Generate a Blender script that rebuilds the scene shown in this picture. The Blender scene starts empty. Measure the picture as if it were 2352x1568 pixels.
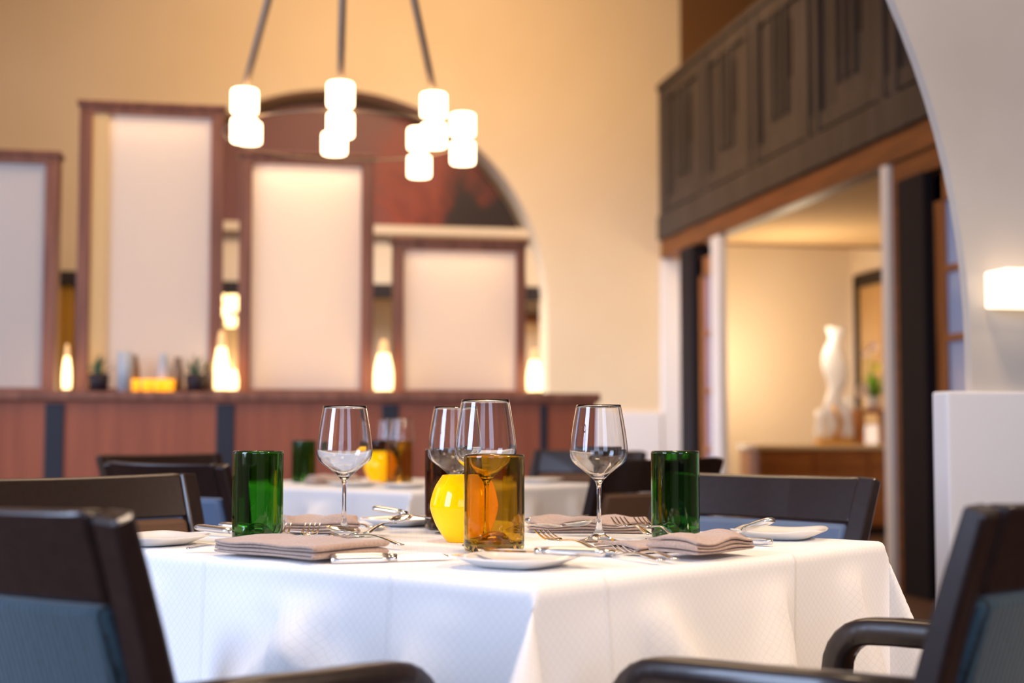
import bpy, bmesh, math, random
import numpy as np
from mathutils import Vector, Matrix

# ------------------------------------------------------------------ camera, light, exposure
F = 50.0 / 36.0 * 2352          # focal length in pixels
CAMZ = 0.935
YAW = math.radians(10.5)
TP = 204.0 / F
PITCH = math.atan(TP)
SC = bpy.context.scene
COL = SC.collection
FWD = Vector((math.sin(YAW), math.cos(YAW), 0))
RGT = Vector((math.cos(YAW), -math.sin(YAW), 0))
CAMP = Vector((0, 0, CAMZ))
cd = bpy.data.cameras.new('camera')
cd.lens = 50; cd.sensor_width = 36; cd.clip_start = 0.05; cd.clip_end = 100
cd.dof.use_dof = True; cd.dof.focus_distance = 2.16; cd.dof.aperture_fstop = 2.9
cam = bpy.data.objects.new('camera', cd); COL.objects.link(cam)
cam.location = CAMP
cam.rotation_euler = (math.pi / 2 + PITCH, 0, -YAW)
SC.camera = cam
SC.view_settings.view_transform = 'Standard'
SC.view_settings.look = 'None'
SC.view_settings.exposure = 0.0
SC.view_settings.gamma = 1.0
SC.view_settings.use_curve_mapping = False
w = bpy.data.worlds.new('world'); SC.world = w; w.use_nodes = True
w.node_tree.nodes['Background'].inputs[0].default_value = (0.55, 0.68, 1.0, 1)
w.node_tree.nodes['Background'].inputs[1].default_value = 1.5

def area(name, loc, target, sx, sy, power, color, spread=math.pi):
    ld = bpy.data.lights.new(name, 'AREA'); ld.shape = 'RECTANGLE'
    ld.size = sx; ld.size_y = sy; ld.energy = power; ld.color = color; ld.spread = spread
    o = bpy.data.objects.new(name, ld); COL.objects.link(o); o.location = loc
    o.rotation_euler = (Vector(target) - Vector(loc)).to_track_quat('-Z', 'Y').to_euler()
    return o
def point(name, loc, power, color, r=0.04):
    ld = bpy.data.lights.new(name, 'POINT'); ld.energy = power; ld.color = color; ld.shadow_soft_size = r
    o = bpy.data.objects.new(name, ld); COL.objects.link(o); o.location = loc
    return o
DAY = (0.56, 0.70, 1.0)
WARM = (1.0, 0.66, 0.34)
# daylight through the windows beside and behind the camera, and two added in the left wall
area('window_daylight', (-3.40, 0.75, 1.95), (0, 1.6, 1.1), 1.5, 2.3, 200, DAY)
area('window_daylight', (-3.40, 5.2, 2.2), (2.4, 11.5, 1.4), 1.8, 2.2, 62, DAY)  # added window, lights the screens and the lower back wall
area('window_daylight', (-3.40, 9.6, 3.7), (2.9, 12.4, 0.9), 1.6, 1.8, 60, (0.66, 0.76, 1.0), math.radians(40))  # added high window, narrow beam onto the right end of the back wall
area('window_daylight', (-1.6, -2.9, 2.0), (0.3, 2, 1.2), 2.0, 2.3, 34, DAY)
area('window_daylight', (1.7, -2.9, 2.0), (1.4, 3, 1.2), 1.6, 2.3, 42, DAY)
# warm ceiling lamps of the dining rooms
area('ceiling_lamp_light', (0.6, 1.2, 4.9), (0.9, 2.2, 0.8), 0.8, 0.8, 100, (1.0, 0.74, 0.48))
area('ceiling_lamp_light', (3.0, -0.3, 3.0), (0.5, 2.2, 0.6), 0.5, 0.5, 13, (1.0, 0.76, 0.56), math.radians(60))
area('ceiling_lamp_light', (1.4, 9.4, 4.95), (1.6, 12.4, 2.2), 2.0, 1.0, 170, (1.0, 0.70, 0.42))
area('ceiling_lamp_light', (0.4, 5.5, 4.95), (0.4, 6.5, 1.0), 2.0, 2.0, 100, (1.0, 0.72, 0.46))

# ------------------------------------------------------------------ pixel helpers (reading positions off the reference)
def ray(px, py):
    u = (px - 1176) / F; v = (784 - py) / F
    cp, sp = math.cos(PITCH), math.sin(PITCH)
    return RGT * u + (FWD * cp + Vector((0, 0, sp))) + (Vector((0, 0, cp)) - FWD * sp) * v
def at_z(px, py, z):
    r = ray(px, py); return CAMP + r * ((z - CAMZ) / r.z)
def at_y(px, py, y):
    r = ray(px, py); return CAMP + r * (y / r.y)
def at_x(px, py, x):
    r = ray(px, py); return CAMP + r * (x / r.x)
def at_d(px, py, d):
    r = ray(px, py); return CAMP + r * (d / r.dot(FWD))
def CW(xc, d, z=0.0):
    p = RGT * xc + FWD * d; return Vector((p.x, p.y, z))
def dirang(xc, d):
    p = RGT * xc + FWD * d; return math.atan2(p.y, p.x)

# ------------------------------------------------------------------ materials
def srgb(r, g, b):
    def f(c):
        c /= 255.0
        return c / 12.92 if c <= 0.04045 else ((c + 0.055) / 1.055) ** 2.4
    return (f(r), f(g), f(b), 1)
def mat(name, col, rough=0.5, metal=0.0, spec=0.5, noise=None, trans=0.0, ior=1.45, bump=None, coat=0.0, emit=None, sheen=0.0):
    m = bpy.data.materials.new(name); m.use_nodes = True
    nt = m.node_tree; b = nt.nodes['Principled BSDF']
    b.inputs['Base Color'].default_value = col
    b.inputs['Roughness'].default_value = rough
    b.inputs['Metallic'].default_value = metal
    b.inputs['Specular IOR Level'].default_value = spec
    b.inputs['Transmission Weight'].default_value = trans
    b.inputs['IOR'].default_value = ior
    b.inputs['Coat Weight'].default_value = coat
    b.inputs['Sheen Weight'].default_value = sheen
    if emit:
        b.inputs['Emission Color'].default_value = emit[0]; b.inputs['Emission Strength'].default_value = emit[1]
    tc = nt.nodes.new('ShaderNodeTexCoord')
    if noise:      # (scale xyz, second colour, detail)
        sc, col2, det = noise
        mp = nt.nodes.new('ShaderNodeMapping'); mp.inputs['Scale'].default_value = sc
        n = nt.nodes.new('ShaderNodeTexNoise'); n.inputs['Scale'].default_value = 1.0; n.inputs['Detail'].default_value = det
        r = nt.nodes.new('ShaderNodeValToRGB'); r.color_ramp.elements[0].position = 0.35; r.color_ramp.elements[1].position = 0.65
        r.color_ramp.elements[0].color = col; r.color_ramp.elements[1].color = col2
        nt.links.new(tc.outputs['Object'], mp.inputs[0]); nt.links.new(mp.outputs[0], n.inputs['Vector'])
        nt.links.new(n.outputs['Fac'], r.inputs[0]); nt.links.new(r.outputs[0], b.inputs['Base Color'])
    if bump:
        sc, st, dist = bump
        mp = nt.nodes.new('ShaderNodeMapping'); mp.inputs['Scale'].default_value = sc
        n = nt.nodes.new('ShaderNodeTexNoise'); n.inputs['Scale'].default_value = 1.0; n.inputs['Detail'].default_value = 3
        bp = nt.nodes.new('ShaderNodeBump'); bp.inputs['Strength'].default_value = st; bp.inputs['Distance'].default_value = dist
        nt.links.new(tc.outputs['Object'], mp.inputs[0]); nt.links.new(mp.outputs[0], n.inputs['Vector'])
        nt.links.new(n.outputs['Fac'], bp.inputs['Height']); nt.links.new(bp.outputs[0], b.inputs['Normal'])
    return m
def glow(name, col, strength, rough=0.4):
    m = mat(name, col, rough); b = m.node_tree.nodes['Principled BSDF']
    b.inputs['Emission Color'].default_value = col; b.inputs['Emission Strength'].default_value = strength
    return m
M = {}
M['wall'] = mat('tan_plaster', srgb(226, 204, 170), 0.9, spec=0.2, noise=((0.6, 0.6, 0.6), srgb(219, 195, 158), 3), bump=((30, 30, 30), 0.15, 0.004))
M['grey_wall'] = mat('stone_plaster', srgb(204, 194, 182), 0.85, spec=0.25, noise=((1.2, 1.2, 1.2), srgb(188, 177, 165), 4), bump=((25, 25, 25), 0.15, 0.004))
M['white'] = mat('white_paint', srgb(226, 222, 220), 0.6)
M['cream'] = mat('cream_paint', srgb(238, 222, 198), 0.8)
M['ceil'] = mat('ceiling_paint', srgb(215, 185, 140), 0.9)
M['floor'] = mat('brown_carpet', srgb(92, 62, 42), 0.95, noise=((40, 40, 40), srgb(70, 46, 32), 4), bump=((300, 300, 300), 0.4, 0.003))
M['redwood'] = mat('reddish_veneer', srgb(182, 102, 70), 0.42, noise=((22, 22, 1.3), srgb(164, 90, 62), 5))
M['framewood'] = mat('frame_veneer', srgb(160, 104, 80), 0.4, noise=((26, 26, 2), srgb(128, 80, 60), 5))
M['strip'] = mat('black_strip', srgb(44, 46, 58), 0.45)
M['balcony'] = mat('dark_balcony_wood', srgb(72, 62, 58), 0.6, noise=((12, 12, 1.2), srgb(56, 47, 43), 4))
M['balcony_dark'] = mat('recess_wood', srgb(40, 28, 24), 0.7)
M['beam'] = mat('oak_beam', srgb(128, 74, 30), 0.5, noise=((2, 2, 26), srgb(100, 56, 22), 4))
M['gallery'] = mat('brown_plaster', srgb(110, 74, 38), 0.9)
M['oak'] = mat('door_oak', srgb(166, 108, 60), 0.45, noise=((24, 24, 2), srgb(134, 82, 44), 4))
M['post'] = mat('black_post', srgb(22, 18, 26), 0.7, spec=0.25)
M['cabinet'] = mat('walnut_cabinet', srgb(168, 104, 40), 0.4, noise=((3, 18, 18), srgb(138, 80, 28), 4))
M['stone'] = mat('pale_stone_top', srgb(232, 205, 160), 0.25)
M['chair'] = mat('espresso_wood', srgb(38, 24, 22), 0.34, spec=0.55, coat=0.25, noise=((90, 90, 90), srgb(30, 18, 17), 5), bump=((60, 60, 6), 0.08, 0.002))
M['steel'] = mat('polished_steel', (0.75, 0.75, 0.76, 1), 0.13, metal=1.0)
M['matsteel'] = mat('satin_steel', (0.78, 0.76, 0.74, 1), 0.3, metal=1.0)
M['china'] = mat('white_china', srgb(238, 234, 228), 0.12, coat=0.5)
M['napkin'] = mat('taupe_linen', srgb(184, 158, 142), 0.9, noise=((300, 300, 300), srgb(168, 142, 126), 2), bump=((900, 900, 900), 0.3, 0.0006), sheen=0.2)
M['clear'] = mat('clear_glass', (1, 1, 1, 1), 0.0, trans=1.0, ior=1.47)
M['green'] = mat('green_bottle_glass', (0.13, 0.42, 0.07, 1), 0.0, trans=1.0, ior=1.5)
M['amber'] = mat('amber_bottle_glass', (0.72, 0.52, 0.09, 1), 0.0, trans=1.0, ior=1.5)
M['brown'] = mat('brown_bottle_glass', (0.30, 0.19, 0.12, 1), 0.0, trans=1.0, ior=1.5)
M['dark_metal'] = mat('bronze_metal', srgb(150, 124, 100), 0.45, metal=0.3)
M['pot'] = mat('dark_clay', srgb(44, 32, 40), 0.6)
M['soil'] = mat('soil', srgb(40, 28, 20), 1.0)
M['leaf'] = mat('leaf_green', srgb(58, 122, 66), 0.55, noise=((20, 20, 20), srgb(110, 140, 120), 3))
M['bright_leaf'] = mat('bright_leaf', srgb(120, 175, 50), 0.5)
M['petal'] = mat('yellow_petal', srgb(250, 240, 120), 0.6)
M['petal_pink'] = mat('pink_petal', srgb(250, 225, 210), 0.6)
M['frost'] = mat('frosted_glass', srgb(225, 232, 240), 0.35, trans=0.3)
M['cube'] = glow('lit_opal_glass', srgb(255, 222, 175), 7.0)
M['lamp'] = glow('lit_lamp_glass', srgb(255, 214, 150), 4.5)
M['lamp_dim'] = glow('lit_glass_neck', srgb(255, 205, 140), 0.7)
M['sconce'] = glow('lit_sconce_shade', srgb(255, 232, 200), 1.6)
M['down'] = glow('lit_downlight', srgb(255, 225, 180), 3.0)
M['candle'] = glow('candle_glass', srgb(255, 165, 30), 1.4)
M['wax'] = mat('wax', srgb(250, 235, 200), 0.5)
M['pane'] = mat('window_pane', srgb(150, 175, 225), 0.15, spec=0.8)  # daylight beyond the glass painted as an opaque blue
M['lilac_pane'] = mat('door_pane', srgb(170, 150, 165), 0.15, spec=0.8)
M['mirror_tan'] = mat('art_panel', srgb(190, 150, 95), 0.5)
M['gold'] = mat('gold_leaf', srgb(215, 160, 60), 0.3, metal=0.7)

def cloth_fabric():
    m = mat('white_tablecloth', srgb(240, 238, 238), 0.85, sheen=0.15); nt = m.node_tree; b = nt.nodes['Principled BSDF']
    uv = nt.nodes.new('ShaderNodeUVMap')
    sep = nt.nodes.new('ShaderNodeSeparateXYZ'); nt.links.new(uv.outputs[0], sep.inputs[0])
    def math_(op, a, bb=None, c=None):
        n = nt.nodes.new('ShaderNodeMath'); n.operation = op
        for i, x in enumerate((a, bb, c)):
            if x is None: continue
            if isinstance(x, (int, float)): n.inputs[i].default_value = x
            else: nt.links.new(x, n.inputs[i])
        return n.outputs[0]
    s = math_('ADD', sep.outputs[0], sep.outputs[1]); d = math_('SUBTRACT', sep.outputs[0], sep.outputs[1])
    lines = None
    for q in (s, d):
        f = math_('FRACT', math_('MULTIPLY', q, 1 / 0.0125))
        l = math_('LESS_THAN', f, 0.10)
        lines = l if lines is None else math_('MAXIMUM', lines, l)
    # ironed fold creases
    cre = None
    for src, pos in ((sep.outputs[0], 0.14), (sep.outputs[0], -0.30), (sep.outputs[1], 0.10), (sep.outputs[1], -0.27), (sep.outputs[1], 0.42)):
        g = math_('SUBTRACT', 1.0, math_('MULTIPLY', math_('ABSOLUTE', math_('SUBTRACT', src, pos)), 1 / 0.006))
        g = math_('MAXIMUM', g, 0.0)
        cre = g if cre is None else math_('MAXIMUM', cre, g)
    mix = nt.nodes.new('ShaderNodeMixRGB'); nt.links.new(math_('MULTIPLY', lines, 0.16), mix.inputs[0])
    mix.inputs[1].default_value = srgb(240, 238, 238); mix.inputs[2].default_value = srgb(176, 180, 190)
    nt.links.new(mix.outputs[0], b.inputs['Base Color'])
    bp = nt.nodes.new('ShaderNodeBump'); bp.inputs['Strength'].default_value = 0.7; bp.inputs['Distance'].default_value = 0.003
    nt.links.new(math_('ADD', cre, math_('MULTIPLY', lines, -0.06)), bp.inputs['Height']); nt.links.new(bp.outputs[0], b.inputs['Normal'])
    return m
M['cloth'] = cloth_fabric()
def stripe_fabric(name, c1, c2):
    m = mat(name, c1, 0.9, sheen=0.3); nt = m.node_tree; b = nt.nodes['Principled BSDF']
    tc = nt.nodes.new('ShaderNodeTexCoord'); wv = nt.nodes.new('ShaderNodeTexWave'); wv.bands_direction = 'X'
    wv.inputs['Scale'].default_value = 42; wv.inputs['Distortion'].default_value = 1.5; wv.inputs['Detail'].default_value = 3; wv.inputs['Detail Scale'].default_value = 3
    r = nt.nodes.new('ShaderNodeValToRGB'); r.color_ramp.elements[0].color = c1; r.color_ramp.elements[1].color = c2
    nt.links.new(tc.outputs['Object'], wv.inputs['Vector']); nt.links.new(wv.outputs['Fac'], r.inputs[0]); nt.links.new(r.outputs[0], b.inputs['Base Color'])
    return m
M['blue_fabric'] = stripe_fabric('blue_ribbed_upholstery', srgb(8, 18, 24), srgb(58, 82, 94))
M['beige_fabric'] = mat('beige_upholstery', srgb(96, 70, 50), 0.9)
M['grey_fabric'] = mat('grey_blue_upholstery', srgb(96, 112, 138), 0.9)
def screen_fabric():
    m = bpy.data.materials.new('translucent_screen'); m.use_nodes = True; nt = m.node_tree
    nt.nodes.remove(nt.nodes['Principled BSDF']); out = nt.nodes['Material Output']
    d = nt.nodes.new('ShaderNodeBsdfDiffuse'); t = nt.nodes.new('ShaderNodeBsdfTranslucent'); mx = nt.nodes.new('ShaderNodeMixShader')
    d.inputs[0].default_value = srgb(246, 238, 232); t.inputs[0].default_value = srgb(250, 240, 225); mx.inputs[0].default_value = 0.4
    nt.links.new(d.outputs[0], mx.inputs[1]); nt.links.new(t.outputs[0], mx.inputs[2]); nt.links.new(mx.outputs[0], out.inputs[0])
    return m
M['screen'] = screen_fabric()
M['screen_gold'] = mat('gold_edge_fabric', srgb(240, 200, 140), 0.8)
def yellow_glass():
    m = bpy.data.materials.new('opaque_yellow_glass'); m.use_nodes = True; nt = m.node_tree
    p = nt.nodes['Principled BSDF']; out = nt.nodes['Material Output']
    p.inputs['Base Color'].default_value = (1.0, 0.74, 0.0, 1); p.inputs['Roughness'].default_value = 0.08; p.inputs['Coat Weight'].default_value = 0.4
    t = nt.nodes.new('ShaderNodeBsdfTranslucent'); t.inputs[0].default_value = (1.0, 0.78, 0.0, 1)
    mx = nt.nodes.new('ShaderNodeMixShader'); mx.inputs[0].default_value = 0.5
    nt.links.new(p.outputs[0], mx.inputs[1]); nt.links.new(t.outputs[0], mx.inputs[2]); nt.links.new(mx.outputs[0], out.inputs[0])
    return m
M['yellow'] = yellow_glass()
def painting():
    m = mat('mural_paint', srgb(120, 50, 38), 0.5); nt = m.node_tree; b = nt.nodes['Principled BSDF']
    tc = nt.nodes.new('ShaderNodeTexCoord'); n = nt.nodes.new('ShaderNodeTexNoise')
    n.inputs['Scale'].default_value = 1.3; n.inputs['Detail'].default_value = 5; n.inputs['Roughness'].default_value = 0.6; n.inputs['Distortion'].default_value = 0.6
    # a dark mass painted in the right corner, brushed into the red ground
    mp = nt.nodes.new('ShaderNodeMapping'); mp.inputs['Location'].default_value = (-0.85, 0, -0.20); mp.inputs['Scale'].default_value = (1.0, 0.0, 1.25)
    g = nt.nodes.new('ShaderNodeVectorMath'); g.operation = 'LENGTH'
    sub = nt.nodes.new('ShaderNodeMath'); sub.operation = 'MULTIPLY_ADD'; sub.inputs[1].default_value = 0.34; sub.inputs[2].default_value = -0.25
    ad = nt.nodes.new('ShaderNodeMath'); ad.operation = 'ADD'
    r = nt.nodes.new('ShaderNodeValToRGB'); cr = r.color_ramp
    cr.elements[0].position = 0.34; cr.elements[0].color = srgb(34, 18, 20)
    cr.elements[1].position = 0.46; cr.elements[1].color = srgb(106, 40, 28)
    e = cr.elements.new(0.56); e.color = srgb(134, 56, 40)
    e = cr.elements.new(0.70); e.color = srgb(110, 62, 58)
    nt.links.new(tc.outputs['Object'], n.inputs['Vector']); nt.links.new(tc.outputs['Object'], mp.inputs[0]); nt.links.new(mp.outputs[0], g.inputs[0])
    nt.links.new(g.outputs['Value'], sub.inputs[0]); nt.links.new(n.outputs['Fac'], ad.inputs[0]); nt.links.new(sub.outputs[0], ad.inputs[1])
    nt.links.new(ad.outputs[0], r.inputs[0]); nt.links.new(r.outputs[0], b.inputs['Base Color'])
    return m
M['painting'] = painting()

# ------------------------------------------------------------------ mesh helpers
class MB:
    def __init__(s): s.v = []; s.f = []
    def add(s, v, f):
        n = len(s.v); s.v += [tuple(x) for x in v]; s.f += [tuple(i + n for i in q) for q in f]; return s
    def box(s, x0, x1, y0, y1, z0, z1, m=None):
        v = [Vector((x, y, z)) for x in (x0, x1) for y in (y0, y1) for z in (z0, z1)]
        if m: v = [m @ p for p in v]
        return s.add(v, [(0, 1, 3, 2), (4, 6, 7, 5), (0, 4, 5, 1), (2, 3, 7, 6), (0, 2, 6, 4), (1, 5, 7, 3)])
    def lathe(s, prof, seg=48, c=(0, 0, 0), closed=False):
        v = []; f = []; n = len(prof)
        for i in range(seg):
            a = 2 * math.pi * i / seg
            for r, z in prof: v.append((c[0] + r * math.cos(a), c[1] + r * math.sin(a), c[2] + z))
        m = n if closed else n - 1
        for i in range(seg):
            j = (i + 1) % seg
            for k in range(m):
                k2 = (k + 1) % n
                f.append((i * n + k, j * n + k, j * n + k2, i * n + k2))
        s.add(v, f); s.weld = True; return s
    def sweep(s, path, sec, up=(0, 0, 1), cap=True):
        # path: list of Vector; sec: list of (a,b) offsets or function(i)->list
        path = [Vector(p) for p in path]; n = len(path); rings = []
        for i, p in enumerate(path):
            t = (path[min(i + 1, n - 1)] - path[max(i - 1, 0)]).normalized()
            u = Vector(up) if not callable(up) else Vector(up(i))
            x = t.cross(u)
            if x.length < 1e-4: x = t.cross(Vector((0, 1, 0)))
            x.normalize(); yv = x.cross(t).normalized()
            q = sec(i) if callable(sec) else sec
            rings.append([p + x * a + yv * b for a, b in q])
        k = len(rings[0]); v = [p for r in rings for p in r]; f = []
        for i in range(n - 1):
            for j in range(k):
                j2 = (j + 1) % k
                f.append((i * k + j, i * k + j2, (i + 1) * k + j2, (i + 1) * k + j))
        if cap:
            f.append(tuple(range(k - 1, -1, -1))); f.append(tuple(range((n - 1) * k, n * k)))
        return s.add(v, f)
    def tube(s, path, r, seg=10):
        rr = r if callable(r) else (lambda i: r)
        return s.sweep(path, lambda i: [(rr(i) * math.cos(2 * math.pi * k / seg), rr(i) * math.sin(2 * math.pi * k / seg)) for k in range(seg)])
    def build(s, name, m, parent=None, smooth=False, bevel=0, sub=0, loc=None, weld=None):
        me = bpy.data.meshes.new(name); me.from_pydata(s.v, [], s.f)
        bm = bmesh.new(); bm.from_mesh(me)
        if weld or getattr(s, 'weld', False): bmesh.ops.remove_doubles(bm, verts=bm.verts, dist=1e-6)
        bmesh.ops.recalc_face_normals(bm, faces=bm.faces); bm.to_mesh(me); bm.free()
        me.materials.append(m)
        if smooth:
            for p in me.polygons: p.use_smooth = True
        if smooth == 'angle':
            bm = bmesh.new(); bm.from_mesh(me)
            for e in bm.edges: e.smooth = len(e.link_faces) == 2 and e.calc_face_angle(0) < 0.6
            bm.to_mesh(me); bm.free()
        o = bpy.data.objects.new(name, me); COL.objects.link(o)
        if parent: o.parent = parent
        if loc is not None: o.location = loc
        if bevel:
            b = o.modifiers.new('bevel', 'BEVEL'); b.width = bevel; b.segments = 2; b.limit_method = 'ANGLE'
        if sub:
            b = o.modifiers.new('sub', 'SUBSURF'); b.levels = sub; b.render_levels = sub
        return o
def thing(name, label, cat, loc=(0, 0, 0), rz=0.0, group=None, rot=None):
    o = bpy.data.objects.new(name, None); COL.objects.link(o); o.empty_display_size = 0.05
    o.location = loc; o.rotation_euler = rot if rot else (0, 0, rz)
    return tag(o, label, cat, group)
def tag(o, label, cat, group=None, kind=None):
    o['label'] = label; o['category'] = cat
    if group: o['group'] = group
    if kind: o['kind'] = kind
    return o
def struct(o):
    o['kind'] = 'structure'; return o
def dup(root, loc, rz, label, group=None):
    r = root.copy(); COL.objects.link(r); r.location = loc; r.rotation_euler = (0, 0, rz)
    r['label'] = label
    if group: r['group'] = group
    for ch in list(root.children):
        c = ch.copy(); COL.objects.link(c); c.parent = r
        for g in ch.children:
            d = g.copy(); COL.objects.link(d); d.parent = c
    return r

# ------------------------------------------------------------------ the room
YB = 12.5      # back wall
YP = 7.1       # front of the wooden partition
XR = 3.72      # plane of the balcony and the doors
YA = 3.3       # wall with the big arch
CEIL = 5.2
struct(MB().box(-6, 9, -3.2, 16, -0.2, 0).build('floor', M['floor']))
struct(MB().box(-6, 9, -3.2, 16, CEIL, CEIL + 0.2).build('ceiling', M['ceil']))
# left wall: window beside the camera, plus two openings added for their daylight
b = MB(); ys = [(-3.2, 0.05), (1.45, 4.2), (6.2, 8.7), (10.5, 16)]
for a0, a1 in ys: b.box(-3.8, -3.5, a0, a1, 0, CEIL)
for a0, a1 in ((0.05, 1.45), (4.2, 6.2)):
    b.box(-3.8, -3.5, a0, a1, 0, 0.8); b.box(-3.8, -3.5, a0, a1, 3.1, CEIL)
b.box(-3.8, -3.5, 8.7, 10.5, 0, 2.8); b.box(-3.8, -3.5, 8.7, 10.5, 4.6, CEIL)
struct(b.build('wall_left', M['grey_wall']))
b = MB(); b.box(-3.8, -2.6, -3.2, -3.0, 0, CEIL); b.box(-0.6, 0.9, -3.2, -3.0, 0, CEIL); b.box(2.5, 9, -3.2, -3.0, 0, CEIL)
for a0, a1 in ((-2.6, -0.6), (0.9, 2.5)):
    b.box(a0, a1, -3.2, -3.0, 0, 0.8); b.box(a0, a1, -3.2, -3.0, 3.15, CEIL)
struct(b.build('wall_front', M['grey_wall']))
def window_frame(n, plane, a0, a1, z0, z1):
    b = MB(); t = 0.05
    def bx(p0, p1, q0, q1):
        if plane == 'x': b.box(-3.72, -3.66, p0, p1, q0, q1)
        else: b.box(p0, p1, -3.12, -3.06, q0, q1)
    bx(a0, a0 + t, z0, z1); bx(a1 - t, a1, z0, z1); bx(a0, a1, z0, z0 + t); bx(a0, a1, z1 - t, z1)
    m_ = (a0 + a1) / 2; bx(m_ - 0.02, m_ + 0.02, z0, z1)
    struct(b.build('window_%d' % n, M['white']))
window_frame(1, 'x', 0.05, 1.45, 0.8, 3.1); window_frame(2, 'x', 4.2, 6.2, 0.8, 3.1)  # the second of these is added for its daylight
window_frame(5, 'x', 8.7, 10.5, 2.8, 4.6)  # unseen high window, added for daylight on the back wall
window_frame(3, 'y', -2.6, -0.6, 0.8, 3.15); window_frame(4, 'y', 0.9, 2.5, 0.8, 3.15)
struct(MB().box(8.8, 9, -3.2, 16, 0, CEIL).build('wall_right', M['wall']))

# arch helper: a wall in a y plane with a round opening
def arch_pts(cx, cz, R, a0, a1, n):
    return [(cx + R * math.cos(a0 + (a1 - a0) * i / n), cz + R * math.sin(a0 + (a1 - a0) * i / n)) for i in range(n + 1)]
def wall_with_arch(x0, x1, zt, cx, cz, R, y0, y1, z_base=0.0):
    arc = arch_pts(cx, cz, R, 0, math.pi, 72)
    poly = [(x1, 0), (x1, zt), (x0, zt), (x0, 0), (cx - R, 0)] + arc[::-1] + [(cx + R, 0)]
    k = len(poly); v = [(x, y0, z) for x, z in poly] + [(x, y1, z) for x, z in poly]
    b = MB().add(v, [tuple(range(k)), tuple(range(2 * k - 1, k - 1, -1))] + [(i, i + k, (i + 1) % k + k, (i + 1) % k) for i in range(k)])
    return b
# near arch in the wall right of the table: circle through the photographed curve
e1 = at_y(2205, 640, YA + 0.035); e2 = at_y(2150, 330, YA + 0.035); e3 = at_y(2035, 0, YA + 0.035)
def circ(p, q, r):
    ax, ay, bx, by, cx, cy = p.x, p.z, q.x, q.z, r.x, r.z
    d = 2 * (ax * (by - cy) + bx * (cy - ay) + cx * (ay - by))
    ux = ((ax * ax + ay * ay) * (by - cy) + (bx * bx + by * by) * (cy - ay) + (cx * cx + cy * cy) * (ay - by)) / d
    uy = ((ax * ax + ay * ay) * (cx - bx) + (bx * bx + by * by) * (ax - cx) + (cx * cx + cy * cy) * (bx - ax)) / d
    return ux, uy, math.hypot(ax - ux, ay - uy)
cx, cz, R = circ(e1, e2, e3)
struct(wall_with_arch(min(-3.5, cx - R - 0.2), 8.8, CEIL, cx, cz, R, YA, YA + 0.035).build('trim_1', M['grey_wall'], smooth=False))
pl = at_y(2140, 900, YA + 0.05); pz = at_y(2145, 897, YA - 0.06).z
struct(MB().box(pl.x, 8.0, YA - 0.03, YA + 0.05, 0, pz).build('trim_2', M['white'], bevel=0.006))

# back wall with the arched niche
ac = at_y(772, 695, YB); rt = at_y(772, 205, YB); R2 = rt.z - ac.z
xe = at_y(1562, 100, YB).x
struct(wall_with_arch(-3.5, xe, CEIL, ac.x, ac.z, R2, YB, YB + 0.35).build('wall_back', M['wall']))
YN = YB + 0.35
struct(MB().box(ac.x - R2 - 0.2, ac.x + R2 + 0.2, YN + 0.6, YN + 0.7, 0, CEIL).build('wall_niche', M['wall']))
b = MB(); zl = at_y(1000, 525, YN).z; zl2 = at_y(1000, 545, YN).z; zh = at_y(1000, 632, YN).z; zh2 = at_y(1000, 660, YN).z
struct(MB().box(ac.x - R2 - 0.1, ac.x + R2 + 0.1, YN, YN + 0.15, zh2, zl).build('wall_niche_header', M['wall']))
struct(MB().box(ac.x - R2, ac.x + R2 + 0.02, YN - 0.14, YN, zl2, zl).build('trim_3', M['wall'], bevel=0.01))
struct(MB().box(ac.x - R2, ac.x + R2, YN - 0.05, YN + 0.14, zh2 - 0.10, zh2 + 0.02).build('trim_4', M['balcony_dark']))
# painting: a half-round panel
b = MB(); a0 = math.asin((zl - ac.z) / (R2 - 0.05)); pts = arch_pts(ac.x, ac.z, R2 - 0.05, a0, math.pi - a0, 48)
k = len(pts); v = [(x, YN - 0.06, z) for x, z in pts] + [(x, YN - 0.01, z) for x, z in pts]
b.add(v, [tuple(range(k)), tuple(range(2 * k - 1, k - 1, -1))] + [(i, (i + 1) % k, (i + 1) % k + k, i + k) for i in range(k)])
for i_, q_ in enumerate(b.v): b.v[i_] = (q_[0] - ac.x - 0.75, q_[1] - YN, q_[2] - zl)
o = b.build('painting', M['painting'], loc=(ac.x + 0.75, YN, zl))
tag(o, 'half-round red and black painting filling the top of the arched niche', 'painting')
# things glimpsed in the niche
b = MB(); q0 = at_y(1252, 812, YN + 0.3); q1 = at_y(1278, 900, YN + 0.3)
tag(b.box(q0.x, q1.x, YN + 0.25, YN + 0.35, 0, q0.z).build('wood_post', M['beam'], bevel=0.01), 'narrow brown wooden post inside the niche right of the shortest screen', 'post')
s0 = at_y(1200, 718, YN + 0.45); s1 = at_y(1282, 742, YN + 0.45)
tag(MB().box(s0.x - 0.3, s1.x, YN + 0.35, YN + 0.6, s1.z, s0.z).build('shelf', M['beam'], bevel=0.01), 'wooden shelf inside the niche right of the shortest screen', 'shelf')
s0 = at_y(150, 650, YB - 0.12)
t = thing('curtain', 'golden brown curtain with a dark top rail, in the gap left of the tallest screen', 'curtain', (s0.x, YB - 0.12, 0))
o = MB(); folds = [(-0.30 + 0.6 * i / 60, 0.03 * math.sin(i * 0.9)) for i in range(61)]
v = []; f = []
for side in (0.0, 0.006):
    for x, y_ in folds: v += [(x, y_ + side, 0.02), (x, y_ + side, s0.z)]
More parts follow.
